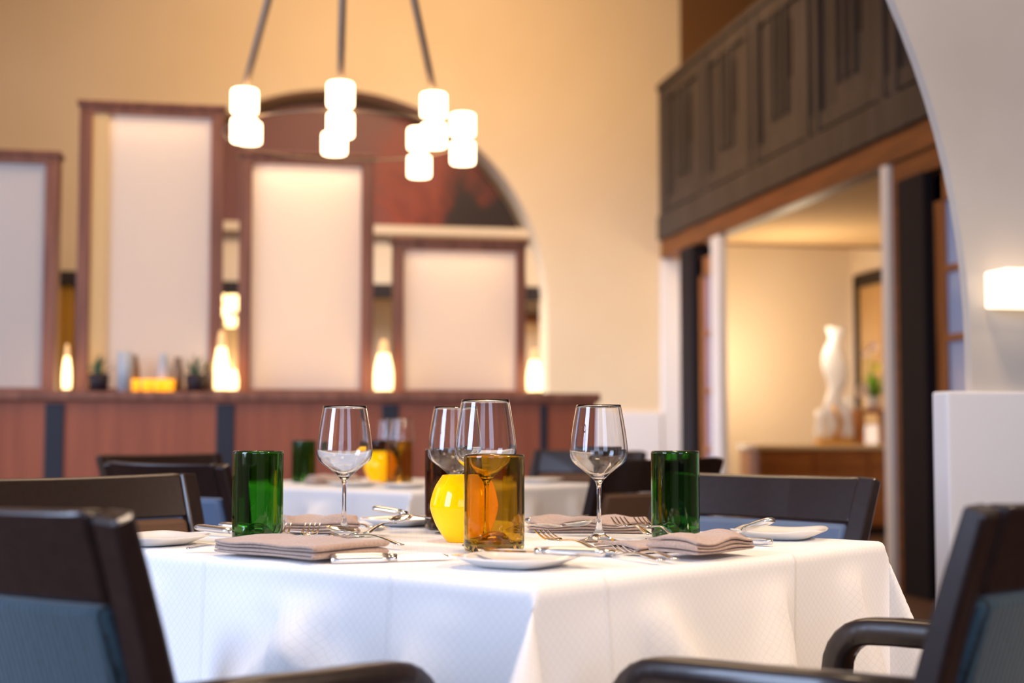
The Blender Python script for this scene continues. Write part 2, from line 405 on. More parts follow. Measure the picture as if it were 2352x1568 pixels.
for i in range(60):
    f += [(2 * i, 2 * i + 1, 2 * i + 3, 2 * i + 2), (122 + 2 * i, 122 + 2 * i + 2, 122 + 2 * i + 3, 122 + 2 * i + 1), (2 * i + 1, 123 + 2 * i, 125 + 2 * i, 2 * i + 3), (2 * i, 2 * i + 2, 124 + 2 * i, 122 + 2 * i)]
f += [(0, 122, 123, 1), (120, 121, 243, 242)]
M['drape'] = mat('golden_drape', srgb(176, 130, 48), 0.7)
o.add(v, f).build('fabric', M['drape'], t, smooth=True)
MB().box(-0.34, 0.34, -0.05, 0.11, s0.z - 0.01, s0.z + 0.10).build('top_rail', M['balcony_dark'], t, bevel=0.005)
point('niche_light', (ac.x + 1.4, YN + 0.3, 1.55), 14, WARM, 0.08)
point('niche_light', (ac.x - 0.8, YN + 0.3, 1.3), 14, WARM, 0.08)
# second chandelier glimpsed between the screens
c2 = at_y(520, 700, YN + 0.02)
t = thing('hanging_lamp', 'glowing cluster lamp seen through the gap between the two tallest screens', 'lamp', c2)
for i, (dx, dz) in enumerate(((-0.05, 0.06), (0.06, 0.07), (-0.04, -0.05), (0.04, -0.14), (0.05, 0.0))):
    MB().lathe([(0.0, -0.05), (0.045, -0.045), (0.05, 0), (0.045, 0.045), (0, 0.05)], 16, (dx, 0.03 * i, dz)).build('lamp_shade', M['lamp'], t, smooth=True)
MB().tube([(0, 0.05, 0.1), (0, 0.05, zh2 - 0.08 - c2.z)], 0.012).build('rod', M['dark_metal'], t)

struct(MB().box(at_y(1345, 950, YB).x, at_y(1518, 950, YB).x, YB - 0.03, YB, 0, at_y(1450, 946, YB).z).build('wall_wainscot', M['white'], bevel=0.005))
# gallery above the doors, balcony front, beam
zb = at_x(1531, 548, XR).z; ztop = at_x(1517, 213, XR).z
struct(MB().box(xe, 9, YB, YB + 0.2, zb, CEIL).build('wall_gallery', M['gallery']))
BY0, BY1 = 4.0, YB + 0.0
bal = thing('balcony', 'dark brown panelled wooden balcony high on the right side', 'balcony', (0, 0, 0))
MB().box(XR, XR + 0.06, BY0, BY1, zb, ztop).build('balustrade_panel', M['balcony'], bal)
MB().box(XR - 0.05, XR + 0.11, BY0, BY1, ztop, ztop + 0.06).build('handrail', M['balcony'], bal, bevel=0.01)
MB().box(XR - 0.05, XR + 0.0, BY0, BY1, zb, zb + 0.22).build('bottom_rail', M['balcony'], bal, bevel=0.01)
MB().box(XR - 0.03, XR + 0.0, BY0, BY1, ztop - 0.12, ztop).build('top_rail', M['balcony'], bal, bevel=0.008)
MB().box(XR - 0.03, XR + 0.0, BY0, BY1, zb + 0.24, zb + 0.36).build('middle_rail', M['balcony'], bal, bevel=0.008)
y = BY1 - 0.05
H = ztop - zb
while y > BY0 + 1.0:
    for dy in (0.0, 0.16):
        MB().box(XR - 0.045, XR, y - 0.08 - dy, y - dy, zb + 0.22, ztop - 0.02).build('upright', M['balcony'], bal, bevel=0.006)
    for j in range(4):
        yy = y - 0.40 - j * 0.13; hh = 0.14 if j in (0, 3) else 0.0
        MB().box(XR - 0.006, XR + 0.001, yy - 0.06, yy, zb + 0.66 + hh * 0.6, ztop - 0.22 + hh * 0.0).build('slot', M['balcony_dark'], bal)  # raised dark strip paints the shade inside an open slot
        if j < 3:
            MB().box(XR - 0.03, XR, yy - 0.115, yy - 0.075, zb + 0.5, ztop - 0.12).build('slat', M['balcony'], bal, bevel=0.004)
    y -= 1.15
bz0 = at_x(1531, 590, XR).z
struct(MB().box(XR - 0.02, XR + 0.12, BY0, YB, bz0, zb).build('trim_5', M['beam'], bevel=0.01))
struct(MB().box(XR + 0.12, 8.8, BY0, YB, zb - 0.0, zb + 0.12).build('gallery_floor', M['ceil']))
struct(MB().box(XR + 1.6, XR + 1.7, BY0, YB, zb + 0.12, CEIL).build('wall_gallery_side', M['balcony']))

# wall plane with doors below the beam
def yx(px, x=XR): return at_x(px, 900, x).y
yo0 = yx(1660); yo1 = yx(2035)
zt = bz0
struct(MB().box(at_y(1518, 700, YB).x, xe + 0.02, YB - 0.02, YB + 0.1, 0, bz0).build('trim_6', M['white'], bevel=0.01))
def wallseg(n, pa, pb, m, dx0=0.0, dx1=0.14, z0=0.0, z1=None):
    return struct(MB().box(XR + dx0, XR + dx1, yx(pb), yx(pa), z0, zt if z1 is None else z1).build(n, m, bevel=0.006))
wallseg('trim_7', 1570, 1600, M['post'], -0.03)
wallseg('trim_8', 1640, 1660, M['white'], -0.02, 0.04)
wallseg('trim_9', 2036, 2052, M['white'], -0.02, 0.02, 0.0)
wallseg('trim_10', 2056, 2076, M['beam'], 0.0)
wallseg('trim_11', 2078, 2140, M['post'], -0.03, 0.2, 0, at_x(2100, 405, XR).z)
wallseg('trim_12', 2076, 2260, M['beam'], 0.0, 0.2, at_x(2100, 405, XR).z)
def glazed_door(name, pa, pb, rows, pane_m, ztop_):
    y1, y0 = yx(pa), yx(pb); st = 0.11
    b = MB(); b.box(XR + 0.03, XR + 0.08, y0, y0 + st, 0, ztop_); b.box(XR + 0.03, XR + 0.08, y1 - st, y1, 0, ztop_)
    b.box(XR + 0.03, XR + 0.08, y0, y1, 0, 0.3); b.box(XR + 0.03, XR + 0.08, y0, y1, ztop_ - 0.16, ztop_)
    for i in range(1, rows): 
        z = 0.3 + (ztop_ - 0.46) * i / rows; b.box(XR + 0.035, XR + 0.075, y0, y1, z - 0.02, z + 0.02)
    o = struct(b.build(name, M['oak'], bevel=0.004))
    p = MB().box(XR + 0.05, XR + 0.06, y0 + st, y1 - st, 0.3, ztop_ - 0.16).build('pane', pane_m, o)
    MB().box(XR + 0.0, XR + 0.03, y0 + 0.03, y0 + 0.05, 0.95, 1.15).build('door_handle', M['matsteel'], o)
glazed_door('door_1', 1600, 1640, 4, M['lilac_pane'], zt - 0.12)
glazed_door('door_2', 2141, 2290, 5, M['pane'], at_x(2100, 405, XR).z - 0.02)

# foyer behind the opening
YF = 13.4; foc = at_y(1800, 547, YF).z; XS = at_y(1956, 700, YF).x
struct(MB().box(XR + 0.14, 8.8, YF, YF + 0.1, 0, 3.2).build('wall_foyer', M['cream']))
struct(MB().box(XS, XS + 0.1, 7.8, YF, 0, foc).build('wall_foyer_side', M['cream']))
struct(MB().box(XR + 0.12, XS + 0.2, 7.8, YF, foc, foc + 0.08).build('ceiling_foyer', M['ceil']))
fr = thing('wall_mirror', 'dark framed mirror on the foyer wall above the flowers', 'mirror', (0, 0, 0))
my1, my0 = at_x(1972, 700, XS).y, at_x(2060, 700, XS).y; mz1 = at_x(1972, 640, XS).z
MB().box(XS - 0.03, XS, my0, my1, 1.0, mz1).build('mirror_panel', M['mirror_tan'], fr)
b = MB(); b.box(XS - 0.06, XS, my1 - 0.09, my1, 0.95, mz1); b.box(XS - 0.06, XS, my0, my1, mz1 - 0.1, mz1 + 0.03); b.box(XS - 0.06, XS, my0, my0 + 0.08, 0.95, mz1)
b.build('frame', M['balcony_dark'], fr, bevel=0.006)
for px, py, lab in ((1860, 533, 'small round downlight in the foyer ceiling, leftmost of three'), (1942, 503, 'round downlight in the foyer ceiling, middle of three'), (2026, 466, 'round downlight in the foyer ceiling, rightmost beside the white jamb')):
    p = at_z(px, py, foc - 0.005)
    t = thing('downlight', lab, 'ceiling light', p, 0, 'foyer downlights')
    MB().lathe([(0.0, -0.012), (0.09, -0.012), (0.095, 0.0)], 20).build('diffuser', M['down'], t, smooth=True)
    MB().lathe([(0.095, 0.0), (0.095, -0.018), (0.12, -0.014), (0.125, 0.004)], 20).build('ring', M['white'], t, smooth=True)
area('foyer_light', (XR + 0.9, 11.3, foc - 0.08), (XR + 0.9, 11.9, 0), 0.8, 0.8, 210, (1.0, 0.74, 0.46))
point('foyer_lamp_light', (XR + 0.75, YF - 0.75, 1.6), 26, (1.0, 0.78, 0.52), 0.15)  # added fill for the foyer wall, no lamp stands here
point('foyer_lamp_light', (XR + 1.05, YF - 1.55, 1.9), 30, (1.0, 0.78, 0.52), 0.15)  # added fill brightening the sculpture and wall, no lamp stands here

# sideboard with flowers and a glass sculpture
YSB = 12.4
cl = at_y(1738, 1020, YSB - 0.5); ct = at_y(1800, 1024, YSB - 0.5).z; x1 = XS - 0.02
sb = thing('sideboard', 'brown wooden sideboard with a pale stone top in the bright foyer', 'sideboard', (0, 0, 0))
MB().box(cl.x + 0.02, x1, YSB - 0.48, YSB - 0.01, 0.08, ct - 0.03).build('body', M['cabinet'], sb, bevel=0.006)
MB().box(cl.x - 0.01, x1, YSB - 0.52, YSB - 0.005, ct - 0.03, ct + 0.012).build('stone_top', M['stone'], sb, bevel=0.006)
MB().box(cl.x + 0.06, x1 - 0.04, YSB - 0.45, YSB - 0.03, 0, 0.08).build('plinth', M['balcony_dark'], sb)
nd = 3; wd = (x1 - cl.x - 0.02) / nd
for i in range(nd):
    d = MB().box(cl.x + 0.03 + wd * i, cl.x + 0.01 + wd * (i + 1), YSB - 0.50, YSB - 0.48, 0.10, ct - 0.2).build('door', M['cabinet'], sb, bevel=0.004)
    MB().tube([(cl.x + wd * (i + 0.8), YSB - 0.53, ct - 0.42), (cl.x + wd * (i + 0.8), YSB - 0.53, ct - 0.30)], 0.008).build('handle', M['matsteel'], d)
    MB().box(cl.x + 0.03 + wd * i, cl.x + 0.01 + wd * (i + 1), YSB - 0.50, YSB - 0.48, ct - 0.19, ct - 0.05).build('drawer', M['cabinet'], sb, bevel=0.004)
ct += 0.012
sp = at_y(1915, 1000, YSB - 0.3)
t = thing('glass_sculpture', 'tall white and gold twisted glass sculpture standing on the sideboard', 'sculpture', (sp.x, YSB - 0.3, ct))
sh = at_y(1915, 752, YSB - 0.3).z - ct
M['sculpt'] = mat('milky_glass', srgb(248, 248, 255), 0.1, trans=0.25, coat=0.6)
MB().box(-0.15, 0.17, -0.07, 0.07, 0, 0.05).build('base', M['gold'], t, bevel=0.008)
MB().sweep([(0.02 + 0.02 * math.sin(i * 0.9), 0, 0.05 + (sh - 0.05) * i / 16) for i in range(17)],
           lambda i: [((0.05 + 0.07 * abs(math.sin(i * 0.42 + 0.4))) * math.cos(2 * math.pi * k / 14 + i * 0.1), 0.05 * math.sin(2 * math.pi * k / 14 + i * 0.1)) for k in range(14)], up=(0, 1, 0)).build('body', M['sculpt'], t, smooth=True)
for sx, hh in ((-0.13, 0.30), (0.14, 0.42)):
    MB().lathe([(0, 0.05), (0.05, 0.05), (0.055, 0.10), (0.03, hh * 0.7), (0.04, hh), (0.0, hh + 0.02)], 20, (sx, 0, 0)).build('side_lobe', M['sculpt'], t, smooth=True)
MB().tube([(0.0, -0.055, 0.06), (0.04, -0.07, 0.2), (-0.03, -0.07, 0.34)], lambda i: 0.03 - 0.008 * i).build('gold_swirl', M['gold'], t, smooth=True)
fp = at_y(2008, 940, YSB - 0.32)
bx = MB().box(-0.17, 0.14, -0.12, 0.12, 0, 0.02)
t = thing('display_stand', 'small brown wooden stand under the flowers on the sideboard', 'stand', (fp.x, YSB - 0.3, ct))
dz = fp.z - ct - 0.02
MB().box(-0.17, 0.14, -0.12, 0.12, dz - 0.02, dz + 0.02).build('top', M['cabinet'], t, bevel=0.004)
for sx in (-0.15, 0.12):
    MB().box(sx - 0.03, sx + 0.02, -0.1, 0.1, 0, dz - 0.02).build('leg', M['cabinet'], t, bevel=0.004)
t = thing('flower_arrangement', 'green leafy arrangement with yellow and pink flowers on the foyer sideboard', 'flowers', (fp.x, YSB - 0.3, ct + dz + 0.02))
random.seed(4)
MB().lathe([(0, 0), (0.05, 0), (0.07, 0.06), (0.06, 0.12), (0.05, 0.12), (0.05, 0.03), (0, 0.03)], 20).build('vase', M['white'], t, smooth=True)
def leaf(b, base, tip, wd, up=Vector((0, 0, 1))):
    base = Vector(base); tip = Vector(tip); n = 6; d = tip - base; side = d.cross(up)
    if side.length < 1e-5: side = Vector((1, 0, 0))
    side.normalize(); nrm = side.cross(d).normalized(); v = []; f = []
    for i in range(n + 1):
        s = i / n; c = base + d * s + nrm * (math.sin(s * math.pi) * d.length * 0.12); ww = wd * math.sin(math.pi * min(0.97, s * 0.9 + 0.08))
        v += [c - side * ww, c + nrm * (-ww * 0.3), c + side * ww]
    for i in range(n):
        f += [(3 * i, 3 * i + 1, 3 * i + 4, 3 * i + 3), (3 * i + 1, 3 * i + 2, 3 * i + 5, 3 * i + 4)]
    b.add(v, f)
b = MB()
for i in range(46):
    a = random.uniform(0, 6.28); l = random.uniform(0.12, 0.24); e = random.uniform(0.2, 1.3)
    leaf(b, (0, 0, 0.1), (l * math.cos(a) * math.cos(e), l * math.sin(a) * math.cos(e), 0.1 + l * math.sin(e) * 1.2), 0.022)
b.build('foliage', M['bright_leaf'], t, smooth=True)
for (dx, dz2, mm, r) in ((0.0, 0.38, 'petal', 0.055), (0.11, 0.30, 'petal', 0.05), (-0.13, 0.17, 'petal_pink', 0.07), (-0.03, 0.56, 'petal_pink', 0.055), (-0.1, 0.5, 'petal_pink', 0.04)):
    b = MB()
    for k in range(10):
        a = k * 0.628; leaf(b, (dx, -0.05, dz2), (dx + r * math.cos(a), -0.08, dz2 + r * math.sin(a)), r * 0.32, Vector((0, 1, 0)))
    b.lathe([(0, -0.02), (0.02, 0), (0, 0.02)], 10, (dx, -0.06, dz2))
    b.build('flower', M[mm], t, smooth=True)
    MB().tube([(0, 0, 0.08), (dx * 0.6, 0, dz2 * 0.6), (dx, -0.04, dz2)], 0.004, 6).build('stem', M['bright_leaf'], t)

# ------------------------------------------------------------------ partition and screens
capz = at_y(500, 899, YP - 0.03).z; XE = at_y(1368, 905, YP).x
pt = thing('wooden_partition', 'long reddish wooden half-height partition with black vertical strips', 'partition', (0, 0, 0))
XL = -3.45
MB().box(XL, XE, YP, YP + 0.34, 0.08, capz - 0.045).build('body', M['redwood'], pt)
MB().box(XL, XE + 0.02, YP - 0.03, YP + 0.38, capz - 0.045, capz).build('cap', M['framewood'], pt, bevel=0.006)
MB().box(XL, XE - 0.02, YP + 0.02, YP + 0.32, 0, 0.08).build('plinth', M['strip'], pt)
for (p0, p1) in ((104, 148), (497, 539), (877, 915), (1240, 1256), (-300, -258)):
    a, c = at_y(p0, 950, YP).x, at_y(p1, 950, YP).x
    MB().box(a, c, YP - 0.012, YP + 0.001, 0.1, capz - 0.06).build('black_strip', M['strip'], pt, bevel=0.003)
YS = YP + 0.18
def screen_panel(p0, p1, ptop, label, st=28, edge=False, lit=0.0):
    x0, x1 = at_y(p0, 700, YS).x, at_y(p1, 700, YS).x
    z1 = at_y((p0 + p1) / 2, ptop, YS).z; s = st / F * 7.4; dp = 0.14
    t = thing('lit_screen', label, 'screen', ((x0 + x1) / 2, YS, capz), 0, 'framed screens on the partition')
    hw = (x1 - x0) / 2; h = z1 - capz
    MB().box(-hw, -hw + s, 0, dp, 0, h - 0.06).build('stile', M['framewood'], t, bevel=0.005)
    MB().box(hw - s, hw, 0, dp, 0, h - 0.06).build('stile', M['framewood'], t, bevel=0.005)
    MB().box(-hw, hw, 0, dp, h - 0.06, h - 0.02).build('top_rail', M['framewood'], t, bevel=0.005)
    MB().box(-hw - 0.012, hw + 0.012, -0.015, dp + 0.015, h - 0.022, h).build('cornice', M['framewood'], t, bevel=0.005)
    MB().box(-hw + s, hw - s, 0, dp, 0, 0.02).build('bottom_rail', M['framewood'], t, bevel=0.003)
    MB().box(-hw + s, hw - s, 0.03, 0.034, 0.02, h - 0.06).build('fabric_screen', M['screen'], t)
    MB().box(-hw + s, hw - s, dp - 0.012, dp - 0.004, 0.0, h - 0.06).build('back_panel', M['white'], t)  # unseen back, added to keep the backlight inside the frame
    if lit:
        l = area('screen_lamp', (0, dp - 0.02, h * 0.5), (0, -1, h * 0.5), hw * 1.7, h * 0.9, lit, (1.0, 0.74, 0.46)); l.parent = t  # added backlight inside the frame makes the fabric glow
        l = area('screen_lamp', (0, dp - 0.05, h - 0.08), (0, dp - 0.06, 0), hw * 1.6, 0.05, lit * 0.35, (1.0, 0.82, 0.6)); l.parent = t  # added strip light brightens the fabric towards the top
    if edge:
        MB().box(-hw + s, -hw + s + 0.08, 0.012, 0.028, 0.02, h - 0.06).build('gold_edge', M['screen_gold'], t)  # golden strip along the left edge of the screen
    return t
screen_panel(-180, 128, 342, 'framed white screen on the partition at the left edge of the photo')
screen_panel(174, 510, 236, 'tallest framed glowing screen, standing behind the potted plants', edge=True, lit=1.9)
screen_panel(547, 858, 350, 'brightest framed glowing screen, directly below the chandelier', lit=3.3)
screen_panel(905, 1208, 548, 'shortest framed glowing screen at the right end of the partition', st=22, lit=2.0)

# lamps standing on the partition between the screens
def glass_lamp(px, w, ptop, label):
    x = at_y(px, 880, YP + 0.08).x; h = at_y(px, ptop, YP + 0.08).z - capz; r = w / F * 7.2 / 2
    t = thing('accent_lamp', label, 'lamp', (x, YP + 0.08, capz), 0, 'glowing lamps along the partition')
    MB().lathe([(0, 0), (r, 0), (r, 0.012), (0, 0.012)], 24).build('base', M['dark_metal'], t, smooth=False)
    MB().lathe([(r * 0.9, 0.012), (r, 0.04), (r * 1.0, h * 0.35), (r * 0.9, h * 0.5), (r * 0.6, h * 0.72), (r * 0.4, h * 0.78), (0, h * 0.8)], 24).build('glass_shade', M['lamp'], t, smooth=True)
    MB().lathe([(r * 0.58, h * 0.73), (r * 0.45, h * 0.9), (r * 0.3, h), (0, h)], 24).build('glass_neck', M['lamp_dim'], t, smooth=True)
glass_lamp(508, 34, 760, 'tall glowing lamp between the tallest and the brightest screens')
glass_lamp(536, 22, 830, 'short glowing lamp beside the tall lamp, between the first two tall screens')
glass_lamp(881, 44, 780, 'glowing lamp between the brightest and the shortest screens')
glass_lamp(1228, 38, 800, 'glowing lamp right of the shortest screen')
glass_lamp(153, 20, 790, 'slim glowing lamp left of the tallest screen')

# small things on the partition in front of the tallest screen
def on_cap(px, yoff=0.02): return (at_y(px, 880, YP + yoff).x, YP + yoff + 0.03, capz)
def hpx(px, y0): return at_y(px, y0, YP + 0.05).z - capz
def plant(px, label, seed):
    t = thing('potted_plant', label, 'potted plant', on_cap(px), 0, 'potted plants on the partition')
    r = 0.05
    MB().lathe([(0, 0), (r * 0.85, 0), (r, 0.085), (r * 0.88, 0.085), (r * 0.85, 0.07), (0, 0.07)], 24).build('pot', M['pot'], t, smooth=True)
    random.seed(seed); b = MB()
    for i in range(34):
        a = random.uniform(0, 6.28); e = random.uniform(0.45, 1.45); l = random.uniform(0.07, 0.13)
        leaf(b, (0.01 * math.cos(a), 0.01 * math.sin(a), 0.07), (l * math.cos(a) * math.cos(e), 0.6 * l * math.sin(a) * math.cos(e), 0.07 + l * math.sin(e)), 0.008)
    b.build('leaves', M['leaf'], t, smooth=True)
plant(225, 'small spiky plant in a dark pot, the left one before the tallest screen', 1)
plant(449, 'small spiky plant in a dark pot, the right one before the tallest screen', 2)
def simple_lathe(name, cat, label, px, prof, m, yoff=0.02, group=None):
    o = MB().lathe(prof, 24).build(name, m, smooth=True); o.location = on_cap(px, yoff); return tag(o, label, cat, group)
simple_lathe('glass_cylinder', 'vase', 'wide frosted cylinder vase right of the left potted plant', 286, [(0, 0), (0.036, 0), (0.038, 0.19), (0.035, 0.19), (0.033, 0.01), (0, 0.01)], M['frost'], -0.01)
simple_lathe('glass_bottle', 'bottle', 'pale glass bottle on the partition before the tallest screen', 374, [(0, 0), (0.032, 0), (0.034, 0.11), (0.02, 0.15), (0.018, 0.19), (0.014, 0.19), (0.014, 0.15), (0, 0.02)], M['frost'], 0.06)
simple_lathe('bronze_vase', 'vase', 'slim brown vase behind the leftmost orange candle', 307, [(0, 0), (0.022, 0), (0.026, 0.10), (0.014, 0.17), (0.018, 0.18), (0, 0.17)], M['dark_metal'], 0.09)
simple_lathe('bronze_vase', 'vase', 'slim brown vase right of the orange candles', 407, [(0, 0), (0.022, 0), (0.026, 0.10), (0.016, 0.165), (0.018, 0.17), (0, 0.16)], M['dark_metal'], 0.06)
simple_lathe('bronze_vase', 'vase', 'broad brown vase right of the right potted plant', 482, [(0, 0), (0.028, 0), (0.032, 0.08), (0.022, 0.15), (0.02, 0.15), (0, 0.14)], M['dark_metal'], 0.06)
for px, lab in ((308, 'glowing orange candle glass, leftmost on the partition'), (337, 'brightest orange candle glass on the partition'), (364, 'glowing orange candle glass before the pale bottle'), (388, 'glowing orange candle glass, rightmost on the partition')):
    t = thing('candle_glass', lab, 'candle', on_cap(px, 0.0), 0, 'candle glasses on the partition')
    MB().lathe([(0, 0), (0.024, 0), (0.027, 0.06), (0.024, 0.06), (0.022, 0.008), (0, 0.008)], 20).build('glass', M['candle'], t, smooth=True)
    MB().lathe([(0, 0.01), (0.019, 0.01), (0.019, 0.03), (0, 0.03)], 16).build('candle', M['wax'], t)

# ------------------------------------------------------------------ chandelier
def CD(px, py, d): return at_d(px, py, d)
hub = CW(-0.62, 5.25, 3.73)
ch = thing('chandelier', 'hanging chandelier of white glowing glass cubes on three bronze rods', 'chandelier', hub)
def cube(px, py, d, s=0.094, h=0.084):
    p = CD(px, py, d) - hub; r = s / 2
    prof = [(0, -h / 2), (r * 0.88, -h / 2), (r * 0.975, -h / 2 + 0.004), (r, -h / 2 + 0.012), (r, h / 2 - 0.012), (r * 0.975, h / 2 - 0.004), (r * 0.88, h / 2), (0, h / 2)]
    MB().lathe(prof, 28, p).build('glass_cube', M['cube'], ch, smooth=True)
    return p
pairs = [(562, 233, 300, 4.89), (782, 218, 288, 4.8), (996, 242, 312, 4.96), (1063, 287, 352, 5.28), (963, 319, 383, 5.53)]
tops = []
for px, y1, y2, d in pairs:
    a = cube(px, y1, d); c = cube(px + (0 if px != 562 else -1), y2, d)
    m_ = (a + c) / 2; tops.append((a, m_))
    MB().lathe([(0, -0.004), (0.035, -0.004), (0.035, 0.004), (0, 0.004)], 20, m_).build('collar', M['dark_metal'], ch)
a = cube(768, 330, 5.45, 0.098, 0.085); b_ = cube(573, 306, 5.5); tops += [(None, a + Vector((0, 0, 0.06))), (None, b_ + Vector((0, 0, 0.03)))]
zr = sum((m_.z for _, m_ in tops[:5])) / 5
for i in range(3):
    a = tops[i][0] + Vector((0, 0, 0.046))
    end = Vector((0, 0, 0))
    MB().tube([a, a + (end - a) * 0.5, end], 0.014, 12).build('rod', M['dark_metal'], ch, smooth=True)
ring = [Vector((0.45 * math.cos(a), 0.45 * math.sin(a), zr)) for a in [2 * math.pi * i / 64 for i in range(65)]]
MB().tube(ring, 0.004, 8).build('ring', M['dark_metal'], ch, smooth=True)
MB().lathe([(0, -0.03), (0.05, -0.02), (0.06, 0.03), (0.02, 0.06), (0.015, CEIL - 3.73 - 0.05), (0.09, CEIL - 3.73 - 0.02), (0.09, CEIL - 3.73), (0, CEIL - 3.73)], 24).build('stem', M['dark_metal'], ch, smooth=True)

# wall lamp on the arched wall
sp = at_y(2345, 664, YA - 0.06)
t = thing('wall_sconce', 'glowing box-shaped wall lamp at the right edge of the photo', 'wall lamp', (sp.x, YA, sp.z), 0)
hs = 0.5 * 92 / F * 3.4; hw = sp.x - at_y(2282, 664, YA - 0.06).x
b = MB(); v = []
MB().box(-hw, hw * 1.2, -0.12, -0.01, -hs, hs).build('shade', M['sconce'], t, bevel=0.008)
MB().box(-hw * 0.8, hw, -0.012, 0.0, -hs * 0.8, hs * 0.8).build('back_plate', M['matsteel'], t)

# ------------------------------------------------------------------ draped cloth
def sm(x): x = max(0.0, min(1.0, x)); return x * x * (3 - 2 * x)
def ear_table(px_, py_, total=math.pi / 2, n=400):
    """directions of the hanging corner fold: a closed loop of arc length 90 degrees on the sphere"""
    def build(c):
        pts = []
        for i in range(n + 1):
            q = i / n; x = c * px_ * q * q * (1 - q); y = c * py_ * q * (1 - q) ** 2
            pts.append(Vector((x, y, -1)).normalized())
        L = [0.0]
        for i in range(n): L.append(L[-1] + (pts[i + 1] - pts[i]).length)
        return pts, L
    lo, hi = 0.5, 12
    for _ in range(40):
        c = (lo + hi) / 2; pts, L = build(c)
        if L[-1] < total: lo = c
        else: hi = c
    return pts, L
def ear_dir(tab, phi):
    pts, L = tab; t = phi / (math.pi / 2) * L[-1]; lo, hi = 0, len(L) - 1
    while hi - lo > 1:
        m = (lo + hi) // 2
        if L[m] <= t: lo = m
        else: hi = m
    k = (t - L[lo]) / max(L[hi] - L[lo], 1e-9); return (pts[lo] * (1 - k) + pts[hi] * k).normalized()
EARS = {(-1, -1): ear_table(1.45, 0.75), (1, -1): ear_table(0.8, 1.2, 1.0), (1, 1): ear_table(1, 1), (-1, 1): ear_table(0.8, 1.2)}
FOLDS = {('x', -1): [(0.22, 0.10, 0.30, 0.022), (-0.17, 0.75, 0.36, 0.042), (-0.05, -0.9, 0.25, 0.035), (-0.36, 0.3, 0.3, 0.018)], ('x', 1): [(0.0, 0.2, 0.3, 0.04), (0.3, -0.2, 0.3, 0.05)],
         ('y', -1): [(-0.22, 0.55, 0.35, 0.035), (0.10, -0.25, 0.22, 0.03), (0.30, 0.2, 0.25, 0.02)], ('y', 1): [(0.1, 0.2, 0.3, 0.04)]}
def fold_out(face, c, d, half):
    o = 0.035
    for pos, shear, amp, wd in FOLDS[face]:
        q = (c - pos - shear * d) / (wd * (0.5 + 4.5 * d)); o += amp * math.exp(-q * q) * 1.25
    o += 0.05 * math.sin(c * 19 + 1.3) + 0.02 * math.sin(c * 31 + 0.4)
    return d * o * sm((half - abs(c)) / 0.14) * sm(d / 0.05)
def drape(LA, LB, over, R=0.011, step=0.0105):
    ha, hb = LA / 2 - R, LB / 2 - R
    def axis(h):
        inner = [-h + 2 * h * i / 30 for i in range(31)]; k = [0.0015, 0.004, 0.007, 0.011, 0.016, 0.022]
        while k[-1] < over + R: k.append(k[-1] + step)
        return [-h - q for q in reversed(k)] + inner + [h + q for q in k]
    U, V = axis(ha), axis(hb); P = []; uv = []
    def arc(o):
        a = min(o / R, math.pi / 2); return R * math.sin(a), R * (1 - math.cos(a)), max(0.0, o - R * math.pi / 2)
    for u in U:
        for v in V:
            ou, ov = abs(u) - ha, abs(v) - hb; su = 1 if u > 0 else -1; sv = 1 if v > 0 else -1
            if ou <= 0 and ov <= 0: p = (u, v, 0.0)
            elif ov <= 0:
                h, z, d = arc(ou); p = (su * (ha + h + fold_out(('x', su), v, d, hb)), v, -z - d)
            elif ou <= 0:
                h, z, d = arc(ov); p = (u, sv * (hb + h + fold_out(('y', sv), u, d, ha)), -z - d)
            else:
                # the material quadrant beyond the corner, folded into an ear
                o = math.hypot(ou, ov); phi = math.atan2(ov, ou); h, z, d = arc(o); w_ = ear_dir(EARS[(su, sv)], phi)
                psi = math.atan2(math.sin(phi), math.cos(phi))
                p = (su * (ha + h * math.cos(psi) + d * w_.x), sv * (hb + h * math.sin(psi) + d * w_.y), -z + d * w_.z)
            P.append(p); uv.append((u, v))
    return P, uv, len(U), len(V)
TA, TB, OV = 0.86, 1.00, 0.27
verts, cuv, na, nb = drape(TA, TB, OV)
me = bpy.data.meshes.new('tablecloth')
faces = [(i * nb + j, (i + 1) * nb + j, (i + 1) * nb + j + 1, i * nb + j + 1) for i in range(na - 1) for j in range(nb - 1)]
me.from_pydata(verts, [], faces)
uvl = me.uv_layers.new(name='UVMap')
for lp in me.loops: uvl.data[lp.index].uv = cuv[lp.vertex_index]
for p in me.polygons: p.use_smooth = True
me.materials.append(M['cloth'])
TH = 0.76
def make_table(front, ang, label, clabel):
    ca, sa = math.cos(ang), math.sin(ang)
    ctr = Vector((front.x + ca * TA / 2 - sa * TB / 2, front.y + sa * TA / 2 + ca * TB / 2, 0))
    t = thing('dining_table', label, 'table', ctr, ang, 'dining tables')
    MB().box(-TA / 2 + 0.022, TA / 2 - 0.022, -TB / 2 + 0.022, TB / 2 - 0.022, TH - 0.045, TH - 0.002).build('tabletop', M['chair'], t, bevel=0.012)
    MB().lathe([(0, 0.03), (0.05, 0.03), (0.04, 0.1), (0.04, TH - 0.08), (0.12, TH - 0.06), (0, TH - 0.056)], 24).build('pedestal', M['chair'], t, smooth=True)
    b = MB(); b.box(-0.3, 0.3, -0.03, 0.03, 0, 0.04); b.box(-0.03, 0.03, -0.3, 0.3, 0, 0.04); b.build('base', M['chair'], t, bevel=0.008)
    o = bpy.data.objects.new('tablecloth', me); COL.objects.link(o); o.location = (ctr.x, ctr.y, TH); o.rotation_euler = (0, 0, ang)
    m2 = o.modifiers.new('solid', 'SOLIDIFY'); m2.thickness = 0.0012; m2.offset = 1
    tag(o, clabel, 'tablecloth', 'white tablecloths')
    return ctr
